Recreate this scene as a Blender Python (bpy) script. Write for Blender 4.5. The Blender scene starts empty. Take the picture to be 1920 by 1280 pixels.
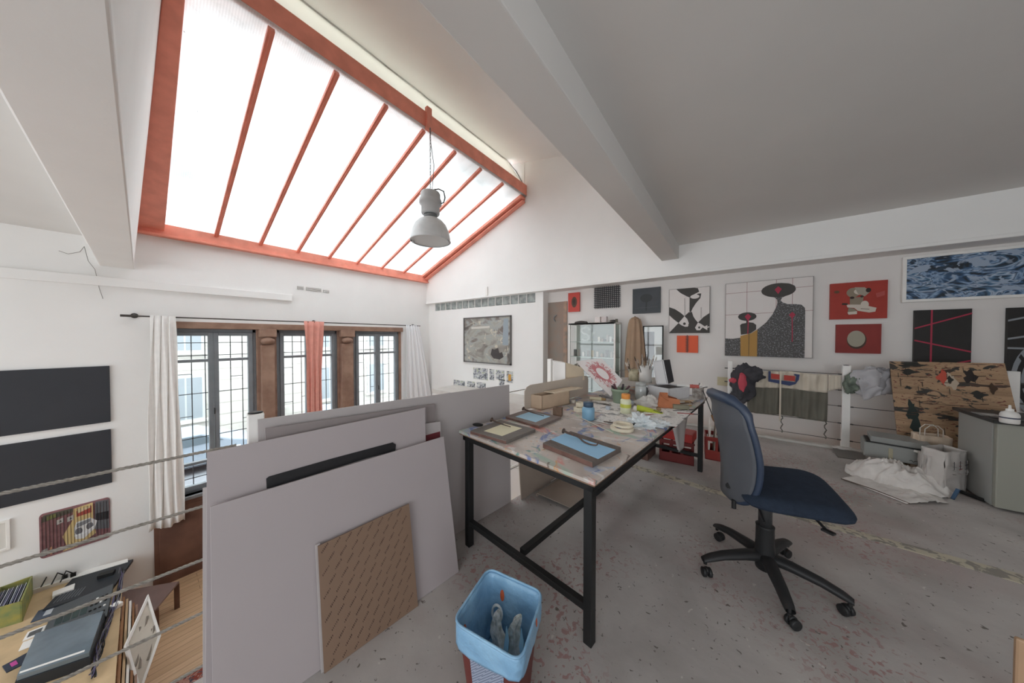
import bpy, math, random
from math import *
from mathutils import Vector as V, Matrix, noise as NZ
random.seed(7)
SC=bpy.context.scene
COL=SC.collection
# ---------------------------------------------------------------- camera
F=537.0; YAW=.657; PIT=.016; H=1.5      # eye 1.5 m above the mezzanine floor (z=0)
CAM=V((0,0,H))
FW=V((-sin(YAW)*cos(PIT),cos(YAW)*cos(PIT),-sin(PIT))); RT=V((cos(YAW),sin(YAW),0)); UP=RT.cross(FW)
cd=bpy.data.cameras.new('camera'); cam=bpy.data.objects.new('camera',cd); COL.objects.link(cam)
cd.sensor_width=36; cd.lens=36*F/1920; cd.clip_start=.02; cd.clip_end=200
M=Matrix((RT,UP,-FW)).transposed().to_4x4(); M.translation=CAM; cam.matrix_world=M
SC.camera=cam
SC.view_settings.view_transform='Standard'; SC.view_settings.look='None'; SC.view_settings.gamma=1
SC.view_settings.use_curve_mapping=False; SC.view_settings.exposure=2.22
# ---------------------------------------------------------------- sky, sun and added fill lights
w=bpy.data.worlds.new('overcast'); SC.world=w; w.use_nodes=True
bg=w.node_tree.nodes['Background']; bg.inputs[0].default_value=(.93,.97,1,1); bg.inputs[1].default_value=1.15
ld=bpy.data.lights.new('hazy_sun','SUN'); ld.energy=1.9; ld.angle=radians(40); ld.color=(.92,.97,1)
lo=bpy.data.objects.new('hazy_sun',ld); COL.objects.link(lo); lo.rotation_euler=V((.10,.35,-1)).to_track_quat('-Z','Y').to_euler(); lo.location=(-6,3,12)
def fill_light(name,loc,size,direction,energy,col=(.89,.95,1)):
    l=bpy.data.lights.new(name,'AREA'); l.shape='RECTANGLE'; l.size,l.size_y=size; l.energy=energy; l.color=col
    o=bpy.data.objects.new(name,l); COL.objects.link(o); o.location=loc; o.rotation_euler=V(direction).to_track_quat('-Z','Z').to_euler()
# fill lights added at the unseen walls to brighten the mezzanine and bay
fill_light('right_wall_fill_light',(3.55,-1.9,1.7),(3.4,1.7),(-1,0,0),9)
fill_light('rear_wall_fill_light',(-5.3,-5.1,.2),(4.6,4.2),(0,1,0),46)
fill_light('rear_mezzanine_fill_light',(1.2,-5.1,1.7),(3.6,1.8),(0,1,0),34)
SC.cycles.max_bounces=12; SC.cycles.diffuse_bounces=8; SC.cycles.transmission_bounces=8; SC.cycles.transparent_max_bounces=12
SC.cycles.caustics_reflective=False; SC.cycles.caustics_refractive=False
SC.cycles.use_denoising=True
try: SC.cycles.denoiser='OPENIMAGEDENOISE'
except Exception: pass
SC.cycles.sample_clamp_indirect=6
# ---------------------------------------------------------------- points from the survey of the room
def ray(x,y): return FW+RT*((x-960)/F)+UP*((640-y)/F)
def onZ(x,y,z): d=ray(x,y); return CAM+d*((z-H)/d.z)
def onX(x,y,X): d=ray(x,y); return CAM+d*(X/d.x)
def onY(x,y,Y): d=ray(x,y); return CAM+d*(Y/d.y)
def atD(x,y,D): return CAM+ray(x,y)*D
def onP(x,y,p,n): d=ray(x,y); return CAM+d*((V(p)-CAM).dot(n)/d.dot(n))
# ---------------------------------------------------------------- materials
def lin(c):
    if isinstance(c,str): c=tuple(int(c[i:i+2],16) for i in (0,2,4))
    return tuple((v/255/12.92 if v/255<=.04045 else ((v/255+.055)/1.055)**2.4) for v in c)+(1,)
MC={}
def mat(name,c,rough=.6,metal=0,var=0,scale=6,bump=0,bscale=40,c2=None,spec=.3,sheen=0,alpha=1,trans=0,ior=1.45,emit=0):
    if name in MC: return MC[name]
    m=bpy.data.materials.new(name); m.use_nodes=True; nt=m.node_tree; b=nt.nodes['Principled BSDF']
    L=nt.links.new
    b.inputs['Base Color'].default_value=lin(c); b.inputs['Roughness'].default_value=rough; b.inputs['Metallic'].default_value=metal
    b.inputs['Specular IOR Level'].default_value=spec
    if trans: b.inputs['Transmission Weight'].default_value=trans; b.inputs['IOR'].default_value=ior
    if alpha<1: b.inputs['Alpha'].default_value=alpha
    if emit: b.inputs['Emission Color'].default_value=lin(c); b.inputs['Emission Strength'].default_value=emit
    if var or bump:
        tc=nt.nodes.new('ShaderNodeTexCoord')
    if var:
        n=nt.nodes.new('ShaderNodeTexNoise'); n.inputs['Scale'].default_value=scale; n.inputs['Detail'].default_value=5
        r=nt.nodes.new('ShaderNodeValToRGB'); cl=lin(c); c2l=lin(c2) if c2 else tuple(max(0,v*(1-var)) for v in cl[:3])+(1,)
        r.color_ramp.elements[0].position=.35; r.color_ramp.elements[1].position=.65
        r.color_ramp.elements[0].color=c2l; r.color_ramp.elements[1].color=cl
        L(tc.outputs['Object'],n.inputs['Vector']); L(n.outputs['Fac'],r.inputs[0]); L(r.outputs[0],b.inputs['Base Color'])
    if bump:
        n2=nt.nodes.new('ShaderNodeTexNoise'); n2.inputs['Scale'].default_value=bscale; n2.inputs['Detail'].default_value=3
        bp=nt.nodes.new('ShaderNodeBump'); bp.inputs['Strength'].default_value=bump; bp.inputs['Distance'].default_value=.01
        L(tc.outputs['Object'],n2.inputs['Vector']); L(n2.outputs['Fac'],bp.inputs['Height']); L(bp.outputs[0],b.inputs['Normal'])
    MC[name]=m; return m
def nodemat(name):
    m=bpy.data.materials.new(name); m.use_nodes=True; nt=m.node_tree
    return m,nt,nt.nodes['Principled BSDF'],nt.nodes.new,nt.links.new
def ramp(nt,src,stops,interp='LINEAR'):
    r=nt.nodes.new('ShaderNodeValToRGB'); r.color_ramp.interpolation=interp
    e=r.color_ramp.elements
    while len(e)<len(stops): e.new(.5)
    for k,(p,c) in enumerate(stops): e[k].position=p; e[k].color=lin(c) if not isinstance(c,tuple) or len(c)==3 else c
    nt.links.new(src,r.inputs[0]); return r.outputs[0]
def tnoise(nt,scale,detail=4,dist=0,rough=.5,vec=None,mapscale=None,coord='Object'):
    tc=nt.nodes.new('ShaderNodeTexCoord'); n=nt.nodes.new('ShaderNodeTexNoise')
    n.inputs['Scale'].default_value=scale; n.inputs['Detail'].default_value=detail; n.inputs['Distortion'].default_value=dist; n.inputs['Roughness'].default_value=rough
    o=tc.outputs[coord]
    if mapscale:
        mp=nt.nodes.new('ShaderNodeMapping'); mp.inputs['Scale'].default_value=mapscale; nt.links.new(o,mp.inputs[0]); o=mp.outputs[0]
        if vec: mp.inputs['Location'].default_value=vec
    nt.links.new(o,n.inputs['Vector']); return n.outputs['Fac']
def mix(nt,fac,a,b,blend='MIX'):
    x=nt.nodes.new('ShaderNodeMix'); x.data_type='RGBA'; x.blend_type=blend
    if isinstance(fac,(int,float)): x.inputs[0].default_value=fac
    else: nt.links.new(fac,x.inputs[0])
    for s,i in ((a,6),(b,7)):
        if isinstance(s,(str,tuple)): x.inputs[i].default_value=lin(s)
        else: nt.links.new(s,x.inputs[i])
    return x.outputs[2]
B01=((0,0,0,1),(1,1,1,1))
# ---------------------------------------------------------------- mesh builder (world coordinates in, local out)
WM={}
def wmat(o): return WM.get(o.name,Matrix.Identity(4))
class MB:
    def __init__(s): s.v=[];s.f=[];s.m=[];s.sm=[];s.mats=[]
    def mi(s,m):
        if m not in s.mats: s.mats.append(m)
        return s.mats.index(m)
    def add(s,vs,fs,m,smooth=False):
        o=len(s.v); s.v+=[V(p) for p in vs]; k=s.mi(m)
        for f in fs: s.f.append([i+o for i in f]); s.m.append(k); s.sm.append(smooth)
        return s
    def hexa(s,p,m):   # 8 points: bottom 4 ccw, top 4
        return s.add(p,[(0,3,2,1),(4,5,6,7),(0,1,5,4),(1,2,6,5),(2,3,7,6),(3,0,4,7)],m)
    def bb(s,x0,y0,z0,x1,y1,z1,m):
        x0,x1=min(x0,x1),max(x0,x1);y0,y1=min(y0,y1),max(y0,y1);z0,z1=min(z0,z1),max(z0,z1)
        return s.hexa([(x0,y0,z0),(x1,y0,z0),(x1,y1,z0),(x0,y1,z0),(x0,y0,z1),(x1,y0,z1),(x1,y1,z1),(x0,y1,z1)],m)
    def box(s,c,size,m,R=None):
        h=V(size)/2; R=R or Matrix.Identity(3); c=V(c)
        return s.hexa([c+R@V((a*h.x,b*h.y,d*h.z)) for a,b,d in ((-1,-1,-1),(1,-1,-1),(1,1,-1),(-1,1,-1),(-1,-1,1),(1,-1,1),(1,1,1),(-1,1,1))],m)
    def slab(s,q,t,m):   # quad of 4 points thickened by vector t
        q=[V(p) for p in q]; t=V(t)
        n=(q[1]-q[0]).cross(q[2]-q[0])
        if n.dot(t)<0: q=q[::-1]
        return s.hexa(q+[p+t for p in q],m)
    def bar(s,a,b,w,h,m,up=(0,0,1)):
        a=V(a);b=V(b);d=(b-a).normalized();u=V(up); x=d.cross(u)
        if x.length<1e-4: x=d.cross(V((1,0,0)))
        x.normalize(); z=x.cross(d).normalized()
        P=[]
        for e in (a,b):
            P+= [e+x*(i*w/2)+z*(j*h/2) for i,j in ((-1,-1),(1,-1),(1,1),(-1,1))]
        return s.add(P,[(0,1,2,3),(7,6,5,4),(0,4,5,1),(1,5,6,2),(2,6,7,3),(3,7,4,0)],m)
    def tube(s,pts,r,m,n=8,cap=True,smooth=True,closed=False):
        pts=[V(p) for p in pts]; k=len(pts); rr=r if isinstance(r,(list,tuple)) else [r]*k
        vs=[];fs=[]; px=None
        for i,p in enumerate(pts):
            if closed: d=(pts[(i+1)%k]-pts[i-1])
            else: d=(pts[min(i+1,k-1)]-pts[max(i-1,0)])
            d.normalize()
            x=px if px is not None else (V((0,0,1)) if abs(d.z)<.9 else V((1,0,0)))
            x=(x-d*x.dot(d)); 
            if x.length<1e-5: x=d.orthogonal()
            x.normalize(); y=d.cross(x); px=x
            vs+=[p+(x*cos(2*pi*j/n)+y*sin(2*pi*j/n))*rr[i] for j in range(n)]
        for i in range(k if closed else k-1):
            a=i*n;b=((i+1)%k)*n
            fs+=[(a+j,a+(j+1)%n,b+(j+1)%n,b+j) for j in range(n)]
        s.add(vs,fs,m,smooth)
        if cap and not closed:
            s.add(vs[:n],[tuple(range(n))[::-1]],m); s.add(vs[-n:],[tuple(range(n))],m)
        return s
    def lathe(s,prof,c,m,n=24,R=None,sx=1,sy=1,smooth=True):
        R=R or Matrix.Identity(3); c=V(c); vs=[];fs=[]
        for r,z in prof: vs+=[c+R@V((r*cos(2*pi*j/n)*sx,r*sin(2*pi*j/n)*sy,z)) for j in range(n)]
        for i in range(len(prof)-1):
            a=i*n;b=a+n
            fs+=[(a+j,a+(j+1)%n,b+(j+1)%n,b+j) for j in range(n)]
        return s.add(vs,fs,m,smooth)
    def poly(s,pts,t,m):    # planar polygon extruded by t
        pts=[V(p) for p in pts]; t=V(t); n=len(pts)
        nn=V((0,0,0))
        for i in range(n): nn+=pts[i].cross(pts[(i+1)%n])
        if nn.dot(t)<0: pts=pts[::-1]
        vs=pts+[p+t for p in pts]
        fs=[tuple(range(n))[::-1],tuple(range(n,2*n))]+[(i,(i+1)%n,n+(i+1)%n,n+i) for i in range(n)]
        return s.add(vs,fs,m)
    def grid(s,fn,nu,nv,m,smooth=True):
        vs=[fn(i/nu,j/nv) for j in range(nv+1) for i in range(nu+1)]
        fs=[(j*(nu+1)+i,j*(nu+1)+i+1,(j+1)*(nu+1)+i+1,(j+1)*(nu+1)+i) for j in range(nv) for i in range(nu)]
        return s.add(vs,fs,m,smooth)
    def build(s,name,parent=None,base=None,bevel=0,solid=0,sub=0,seg=2,label=None):
        me=bpy.data.meshes.new(name)
        if parent is not None: inv=wmat(parent).inverted(); W=wmat(parent)
        else:
            if base is None:
                xs=[p.x for p in s.v];ys=[p.y for p in s.v];zs=[p.z for p in s.v]
                base=((min(xs)+max(xs))/2,(min(ys)+max(ys))/2,min(zs))
            W=Matrix.Translation(V(base)); inv=W.inverted()
        me.from_pydata([tuple(inv@p) for p in s.v],[],s.f)
        for m in s.mats: me.materials.append(m)
        me.polygons.foreach_set('material_index',s.m); me.polygons.foreach_set('use_smooth',s.sm)
        me.validate(); me.update()
        o=bpy.data.objects.new(name,me); COL.objects.link(o)
        if parent is not None: o.parent=parent
        else: o.matrix_world=W
        WM[o.name]=W
        if bevel:
            b=o.modifiers.new('bevel','BEVEL'); b.width=bevel; b.segments=seg; b.limit_method='ANGLE'; b.angle_limit=radians(40)
        if solid: q=o.modifiers.new('solid','SOLIDIFY'); q.thickness=solid; q.offset=0
        if sub: q=o.modifiers.new('sub','SUBSURF'); q.levels=sub; q.render_levels=sub
        if label: o['label']=label
        return o
def tag(o,label=None,cat=None,group=None,kind=None):
    if label: o['label']=label
    if cat: o['category']=cat
    if group: o['group']=group
    if kind: o['kind']=kind
    return o
def empty(name,loc,label,cat,group=None,rz=0):
    o=bpy.data.objects.new(name,None); COL.objects.link(o); W=Matrix.Translation(V(loc))@Matrix.Rotation(rz,4,'Z'); o.matrix_world=W; WM[o.name]=W
    o.empty_display_size=.05
    return tag(o,label,cat,group)
def st(o): o['kind']='structure'; return o
def sempty(name,loc): 
    o=bpy.data.objects.new(name,None); COL.objects.link(o); W=Matrix.Translation(V(loc)); o.matrix_world=W; WM[o.name]=W; o['kind']='structure'; return o
def dup(root,loc,rz=0,label=None,scale=1):
    r=root.copy(); COL.objects.link(r)
    r.matrix_world=Matrix.Translation(V(loc))@Matrix.Rotation(rz,4,'Z')@Matrix.Scale(scale,4)
    if label: r['label']=label
    for ch in list(root.children):
        c=ch.copy(); COL.objects.link(c); c.parent=r
        for g in list(ch.children):
            d=g.copy(); COL.objects.link(d); d.parent=c
    return r
def rotv(axis,a): return Matrix.Rotation(a,3,axis)
# ================================================================ SETTING
XW=-8.26; YG=6.05; YB=5.95; YP=6.3; ZL=-3.05; TA=.113   # window wall, glass block wall, beam face, painting wall, lower floor, mezzanine skew
TD=V((sin(TA),cos(TA),0)); TS=V((cos(TA),-sin(TA),0))
def edgeX(Y): return -1.817+.125*Y   # edge of the mezzanine
wallm=mat('white_plaster','f0efed',.85,var=.03,scale=1.3,bump=.12,bscale=18)
wallg=mat('grey_plaster','e4e0dd',.85,var=.05,scale=1.1,bump=.12,bscale=18)
ceilm=mat('ceiling_paint','dddbd8',.9,var=.04,scale=.9,bump=.1,bscale=9)
whitep=mat('white_paint','f0eeea',.45,var=.05,scale=8)
redm=mat('red_oxide_paint','f59f8a',.45,var=.14,scale=5,bump=.05,bscale=25)
woodm=mat('brown_wood','a88a78',.5,var=.18,scale=4,c2='8f7161')
woodd=mat('dark_brown_wood','7a594b',.5,var=.3,scale=3,c2='664a40')
dgrey=mat('dark_grey_paint','878c91',.45,var=.1,scale=6)
black=mat('black_metal','232323',.5,metal=0,var=.15,scale=10)
# concrete with splashes of paint
m,nt,b,N,L=nodemat('concrete_floor_paint')
base=ramp(nt,tnoise(nt,1.6,6,.3),[(.3,'9b9691'),(.5,'b2adaa'),(.7,'c4c0bc')])
spk=ramp(nt,tnoise(nt,38,3,.6),[(.66,(0,0,0,1)),(.70,(1,1,1,1))])
c=mix(nt,spk,base,'6e6862')
wh=ramp(nt,tnoise(nt,22,2,.4,vec=(5,3,1),mapscale=(1,1,1)),[(.70,(0,0,0,1)),(.73,(1,1,1,1))])
c=mix(nt,wh,c,'c9c6c0')
bigz=ramp(nt,tnoise(nt,.9,2,.2,vec=(3.3,.4,0),mapscale=(1,1,1)),[(.50,(0,0,0,1)),(.60,(1,1,1,1))])
rs=ramp(nt,tnoise(nt,34,4,.8,vec=(9,2,0),mapscale=(1,1,1)),[(.56,(0,0,0,1)),(.60,(.8,.8,.8,1))])
mm=N('ShaderNodeMath'); mm.operation='MULTIPLY'; L(bigz,mm.inputs[0]); L(rs,mm.inputs[1])
c=mix(nt,mm.outputs[0],c,'a07a76')
pk=ramp(nt,tnoise(nt,1.3,3,.3,vec=(1.7,6.4,0),mapscale=(1,1,1)),[(.5,(0,0,0,1)),(.7,(.32,.32,.32,1))])
c=mix(nt,pk,c,'a08480')
L(c,b.inputs['Base Color']); b.inputs['Roughness'].default_value=.55; b.inputs['Specular IOR Level'].default_value=.35
bp=N('ShaderNodeBump'); bp.inputs['Strength'].default_value=.25; bp.inputs['Distance'].default_value=.01; L(tnoise(nt,14,5),bp.inputs['Height']); L(bp.outputs[0],b.inputs['Normal'])
concm=m
# wood planks (run along Y)
m,nt,b,N,L=nodemat('oak_planks')
tc=N('ShaderNodeTexCoord'); mp=N('ShaderNodeMapping'); mp.inputs['Rotation'].default_value=(0,0,pi/2); L(tc.outputs['Object'],mp.inputs[0])
br=N('ShaderNodeTexBrick'); br.inputs['Scale'].default_value=1; br.inputs['Brick Width'].default_value=1.2; br.inputs['Row Height'].default_value=.11; br.inputs['Mortar Size'].default_value=.004
br.inputs['Color1'].default_value=lin('d3b08c'); br.inputs['Color2'].default_value=lin('c29f7b'); br.inputs['Mortar'].default_value=lin('6b4d35'); L(mp.outputs[0],br.inputs[0])
c=mix(nt,.35,br.outputs[0],ramp(nt,tnoise(nt,3,5,.4,mapscale=(12,1,1)),[(.3,'ab8866'),(.7,'dfbd99')]))
L(c,b.inputs['Base Color']); b.inputs['Roughness'].default_value=.4; plankm=m
# --- floors
fb=MB()
pts=[(edgeX(-5.2)-.04,-5.2),(3.6,-5.2),(3.6,5.70),(edgeX(5.7)-.04,5.70)]
fb.poly([(x,y,-.22) for x,y in pts],(0,0,.22),concm)
st(fb.build('floor_mezzanine',base=(0,0,0)))
fb=MB(); lm_=mat('painted_walkway','d5d0ca',.6,var=.08,scale=3); fb.bb(-6.9,5.13,-.12,edgeX(5)-.02,6.05,-.005,lm_); fb.bb(-3.7,6.05,-.12,edgeX(5)-.02,6.3,-.005,lm_); st(fb.build('floor_landing',base=(0,0,0)))
fb=MB(); fb.bb(XW-.4,-5.2,ZL-.1,3.6,6.4,ZL,plankm); st(fb.build('floor_lower',base=(0,0,ZL)))
# kerb along the far edge and the cream joint strip in the concrete
kb=MB(); kb.bb(edgeX(5.65),5.62,0,3.55,5.72,.035,mat('kerb_concrete','c9c5be',.8,var=.15,scale=9,bump=.5,bscale=25)); st(kb.build('trim_1',bevel=.01))
m,nt,b,N,L=nodemat('cream_joint'); c=mix(nt,ramp(nt,tnoise(nt,16,5,.8),[(.5,(0,0,0,1)),(.56,(1,1,1,1))]),'c0b9a6','8d8880'); L(c,b.inputs['Base Color']); b.inputs['Roughness'].default_value=.8
js=MB(); P=[onZ(x,y,0) for x,y in ((1165,867),(1371,931),(1540,982),(1700,1026),(1925,1086))]
for i in range(4):
    a,c2=P[i],P[i+1]; n=V((0,.045,0)); js.slab([a-n+V((0,0,.001)),c2-n+V((0,0,.001)),c2+n+V((0,0,.001)),a+n+V((0,0,.001))],(0,0,.004),m)
js.slab([P[3]+V((0,-.045,.001)),P[4]+V((1.9,-.2,.001)),P[4]+V((1.9,-.11,.001)),P[3]+V((0,.045,.001))],(0,0,.0035),m)
st(js.build('trim_2'))
# --- window wall with one opening for the three windows
Y0,Y1,ZS,ZT=.12,5.06,-1.56,1.79
wb=MB(); T=.4
wb.bb(XW-T,-5.2,ZL,XW,6.4,ZS,wallm)
wb.bb(XW-T,-5.2,ZS,XW,Y0,ZT,wallm); wb.bb(XW-T,Y1,ZS,XW,6.4,ZT,wallm)
wb.bb(XW-T,-5.2,ZT,XW,6.4,3.34,wallm); 
wb.bb(XW-T,-5.2,3.34,XW,-.02,4.2,wallm)
st(wb.build('wall_window',base=(XW,0,ZL)))
lg=MB(); lg.bb(XW,-5.2,2.34,XW+.06,onX(547,560,XW).y,2.49,wallm); st(lg.build('trim_3',bevel=.008))
# --- end walls
wb=MB(); wb.bb(XW,YG,ZL,-3.7,YG+.5,2.37,wallm); wb.bb(XW,YG,2.6,-3.7,YG+.5,2.62,wallm)
wb.bb(XW,YG,2.37,-7.93,YG+.5,2.6,wallm); wb.bb(-3.93,YG,2.37,-3.7,YG+.5,2.6,wallm)
st(wb.build('wall_glass_block',base=(XW,YG,ZL)))
wb=MB(); wb.bb(-3.17,YP,ZL,3.6,YP+.25,2.7,wallg); wb.bb(-3.7,YP,2.36,-3.17,YP+.25,2.7,wallg); wb.bb(-3.7,YP,ZL,-3.17,YP+.25,-.1,wallg)
st(wb.build('wall_paintings',base=(0,YP,ZL)))
wb=MB(); wb.bb(XW,YB,2.61,3.6,YP+.25,6.4,wallm); st(wb.build('beam_end_wall',base=(0,YB,2.6)))
wb=MB(); wb.bb(XW,YB-.025,2.61,3.6,YB,2.655,wallm); st(wb.build('trim_4',bevel=.006))
# gap at the bare column
wb=MB(); wb.bb(XW,-5.3,ZL,3.6,-5.2,4.2,wallm); st(wb.build('wall_left',base=(0,-5.2,ZL)))
wb=MB(); wb.bb(3.6,-5.3,ZL,3.75,6.5,3.4,wallg); st(wb.build('wall_right',base=(3.6,0,ZL)))
# grey panel with a crumbled orange edge beside the column
db=MB(); dm=mat('weathered_grey_panel','8f8981',.7,var=.25,scale=3,c2='9a8478'); db.bb(-3.7,YP-.01,-.1,-3.26,YP+.03,2.36,dm)
root=sempty('door_1',(-3.45,YP,-.1)); db.build('door_panel',root)
jb=MB(); jb.bb(-3.26,YP-.03,-.1,-3.17,YP+.03,2.36,mat('crumbled_plaster','b39380',.9,var=.3,scale=8,c2='8b8279')); jb.build('door_frame',root)
hb=MB(); hp=onY(1040,596,YP-.02); hb.tube([hp+V((.06,0,.07)),hp+V((0,-.03,.03)),hp+V((-.01,-.03,-.04)),hp+V((.02,0,-.09))],.012,dgrey,6); hb.build('handle',root)
# --- ceilings and beams
cb=MB(); cb.bb(-.785,-5.2,3.15,3.6,YB,3.3,ceilm); cb.bb(XW,-5.2,3.12,-.785,-.38,3.3,ceilm); st(cb.build('ceiling_flat',base=(0,0,3.15)))
bm=MB(); bm.bb(-1.065,-.4,2.91,-.785,YB,6.2,ceilm); st(bm.build('beam_long',base=(-.9,3,2.9),bevel=.01))
bm=MB(); bm.bb(XW,-.40,2.67,-.785,-.05,3.4,wallm)
st(bm.build('beam_cross',base=(-4,-.2,2.67),bevel=.012))
cb=MB(); cb.slab([(-4.70,-.3,6.007),(-1.0,-.3,5.15),(-1.0,YB,5.15),(-4.70,YB,6.007)],(0,0,.15),wallm); st(cb.build('ceiling_bay',base=(-2.7,3,5.2)))
# --- skylight
XT=-4.17
pb=onX(567,470,XW+.1); pt=onX(785,236,XT)
SL=(pt.z-pb.z)/(pt.x-pb.x)
def zs(x): return pb.z+SL*(x-pb.x)
nS=V((-SL,0,1)).normalized()
def onS(x,y,off=0): return onP(x,y,V((pb.x,0,pb.z))+nS*off,nS)
m,nt,b,N,L=nodemat('wired_translucent_glass')
for n in list(nt.nodes): nt.nodes.remove(n)
out=nt.nodes.new('ShaderNodeOutputMaterial'); tr=nt.nodes.new('ShaderNodeBsdfTranslucent'); gl=nt.nodes.new('ShaderNodeBsdfDiffuse'); ms=nt.nodes.new('ShaderNodeMixShader')
tr.inputs[0].default_value=(.88,.89,.9,1); gl.inputs[0].default_value=(.85,.86,.86,1)
tcn=nt.nodes.new('ShaderNodeTexCoord'); mpn=nt.nodes.new('ShaderNodeMapping'); wv=nt.nodes.new('ShaderNodeTexWave'); wv.bands_direction='Y'; wv.inputs['Scale'].default_value=14
L(tcn.outputs['Object'],mpn.inputs[0]); L(mpn.outputs[0],wv.inputs[0])
dirt=ramp(nt,tnoise(nt,5,8,.8,rough=.75),[(.305,'1c1c1c'),(.318,'e0e3e3'),(.5,'f0f2f3')]); soft=ramp(nt,tnoise(nt,.8,3,.3),[(.3,'d9dcdc'),(.6,'ffffff')])
c=mix(nt,1,dirt,soft,'MULTIPLY'); c=mix(nt,.10,c,wv.outputs[0],'MULTIPLY'); L(c,tr.inputs[0])
ms.inputs[0].default_value=.25; L(tr.outputs[0],ms.inputs[1]); L(gl.outputs[0],ms.inputs[2]); L(ms.outputs[0],out.inputs[0]); skym=m
sk=sempty('window_4',(-6.2,3,zs(-6.2)))
tops=[(500,42),(622,128),(713,190),(785,238),(843,280),(892,309),(932,337)]; bots=[(411,433),(495,450),(567,466),(625,478),(679,489),(725,497),(768,505)]
ys=[(onX(*t,XT).y+onX(*b_,XW+.1).y)/2 for t,b_ in zip(tops,bots)]
ye=[.1]+ys+[YB]
for i in range(8):
    pn=MB(); a,c2=ye[i],ye[i+1]; x0,x1=XW-.05,XT+.05
    pn.slab([V((x0,a,zs(x0))),V((x1,a,zs(x1))),V((x1,c2,zs(x1))),V((x0,c2,zs(x0)))],nS*.006,skym); pn.build('pane',sk)
for y in ys:
    gb=MB(); gb.bar(V((XW+.02,y,zs(XW+.02)))-nS*.03,V((XT,y,zs(XT)))-nS*.03,.062,.05,redm,up=nS); gb.bar(V((XW+.02,y,zs(XW+.02)))-nS*.06,V((XT,y,zs(XT)))-nS*.06,.014,.02,redm,up=nS); gb.build('glazing_bar',sk)
rb=MB(); rb.bb(XW,-.02,3.33,XW+.09,YB,zs(XW+.1)-.01,redm); rb.bb(XW,-.02,3.31,XW+.13,YB,3.35,redm); rb.build('bottom_rail',sk,bevel=.008)
rb=MB(); rb.bb(XT-.03,-.03,5.03,XT+.05,YB,5.29,redm); rb.build('top_beam',sk,bevel=.01)
rb=MB(); z0,z1=zs(XW)-.10,zs(XT)-.10
rb.slab([(XW,YB-.24,z0+.03),(XT,YB-.20,z1+.03),(XT,YB-.20,z1+.13),(XW,YB-.24,z0+.13)],(0,.24,0),redm)
rb.slab([(XW,YB-.13,z0-.04),(XT,YB-.13,z1-.04),(XT,YB-.13,z1+.0),(XW,YB-.13,z0+.0)],(0,.13,0),redm); rb.build('side_rail',sk,bevel=.006)
def yl(x): return -.02+(x-XW)/(XT-XW)*.20
rb=MB(); q=[(XW,yl(XW),z0-.04),(XT,yl(XT),z1-.04),(XT,yl(XT),z1+.15),(XW,yl(XW),z0+.15)]
rb.hexa([q[0],q[1],V(q[1])+V((0,.13,0)),V(q[0])+V((0,.31,0)),q[3],q[2],V(q[2])+V((0,.14,0)),V(q[3])+V((0,.27,0))],redm); rb.build('side_rail',sk,bevel=.01)
bm=MB(); bm.slab([(XW,-.06,2.72),(XT,-.06,2.72),(XT,.2,z1+.2),(XW,0,z0+.2)],(0,-.12,0),wallm)
bm.slab([(XT,-.06,2.72),(-1,-.06,2.72),(-1,.2,z1+.2),(XT,.2,z1+.2)],(0,-.12,0),wallm); st(bm.build('wall_bay',base=(-4,-.2,2.7)))
bm=MB(); bm.bb(-4.56,-.1,5.99,-.7,6.1,6.3,wallm); bm.bb(XT-.2,YB-.01,5.2,XT-.02,YB+.01,6.0,wallm); bm.bb(XW,-.3,2.7,-.7,-.16,6.3,wallm); bm.bb(XT-.5,-.2,z1+.18,-.7,.2,6.3,wallm); st(bm.build('ceiling_bay_upstand',base=(-4.3,3,5)))
rb=MB(); g=onX(803,212,XT+.06); rb.bb(XT+.03,g.y-.05,4.98,XT+.10,g.y+.05,5.36,redm); rb.build('lamp_bracket',sk,bevel=.01)
# white blind roll above the skylight beam
bl=MB(); blm=bpy.data.materials.new('white_vinyl'); blm.use_nodes=True; nt=blm.node_tree
for n in list(nt.nodes): nt.nodes.remove(n)
out=nt.nodes.new('ShaderNodeOutputMaterial'); tr=nt.nodes.new('ShaderNodeBsdfTranslucent'); gl=nt.nodes.new('ShaderNodeBsdfDiffuse'); ms=nt.nodes.new('ShaderNodeMixShader')
tr.inputs[0].default_value=(.72,.71,.66,1); gl.inputs[0].default_value=(.88,.87,.82,1); ms.inputs[0].default_value=.25
for a_,b_ in ((tr.outputs[0],ms.inputs[1]),(gl.outputs[0],ms.inputs[2]),(ms.outputs[0],out.inputs[0])): nt.links.new(a_,b_)
def blf(u,v):
    y=-.02+u*(YB+.02-.0); k=min(1,(1-u)*22+.12)
    a=v*pi*.55; return V((XT-.03-.38*sin(a)*k+.004*sin(u*40), y, 5.27+.80*v*k*(.9+.1*sin(v*pi))+.012*sin(u*57+v*9)*(1-v)))
bl.grid(blf,90,10,blm); o=bl.build('roller_blind',solid=.01); tag(o,'long white vinyl blind rolled along the top of the skylight','blind')
bl=MB(); bl.tube([(XT-.42,0,5.96),(XT-.42,YB-.1,5.96),(XT-.28,YB-.02,5.75),(XT-.03,YB-.01,5.30)],.012,mat('grey_seal','77746d',.6),6); bl.build('seal_cord',o)
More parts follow.
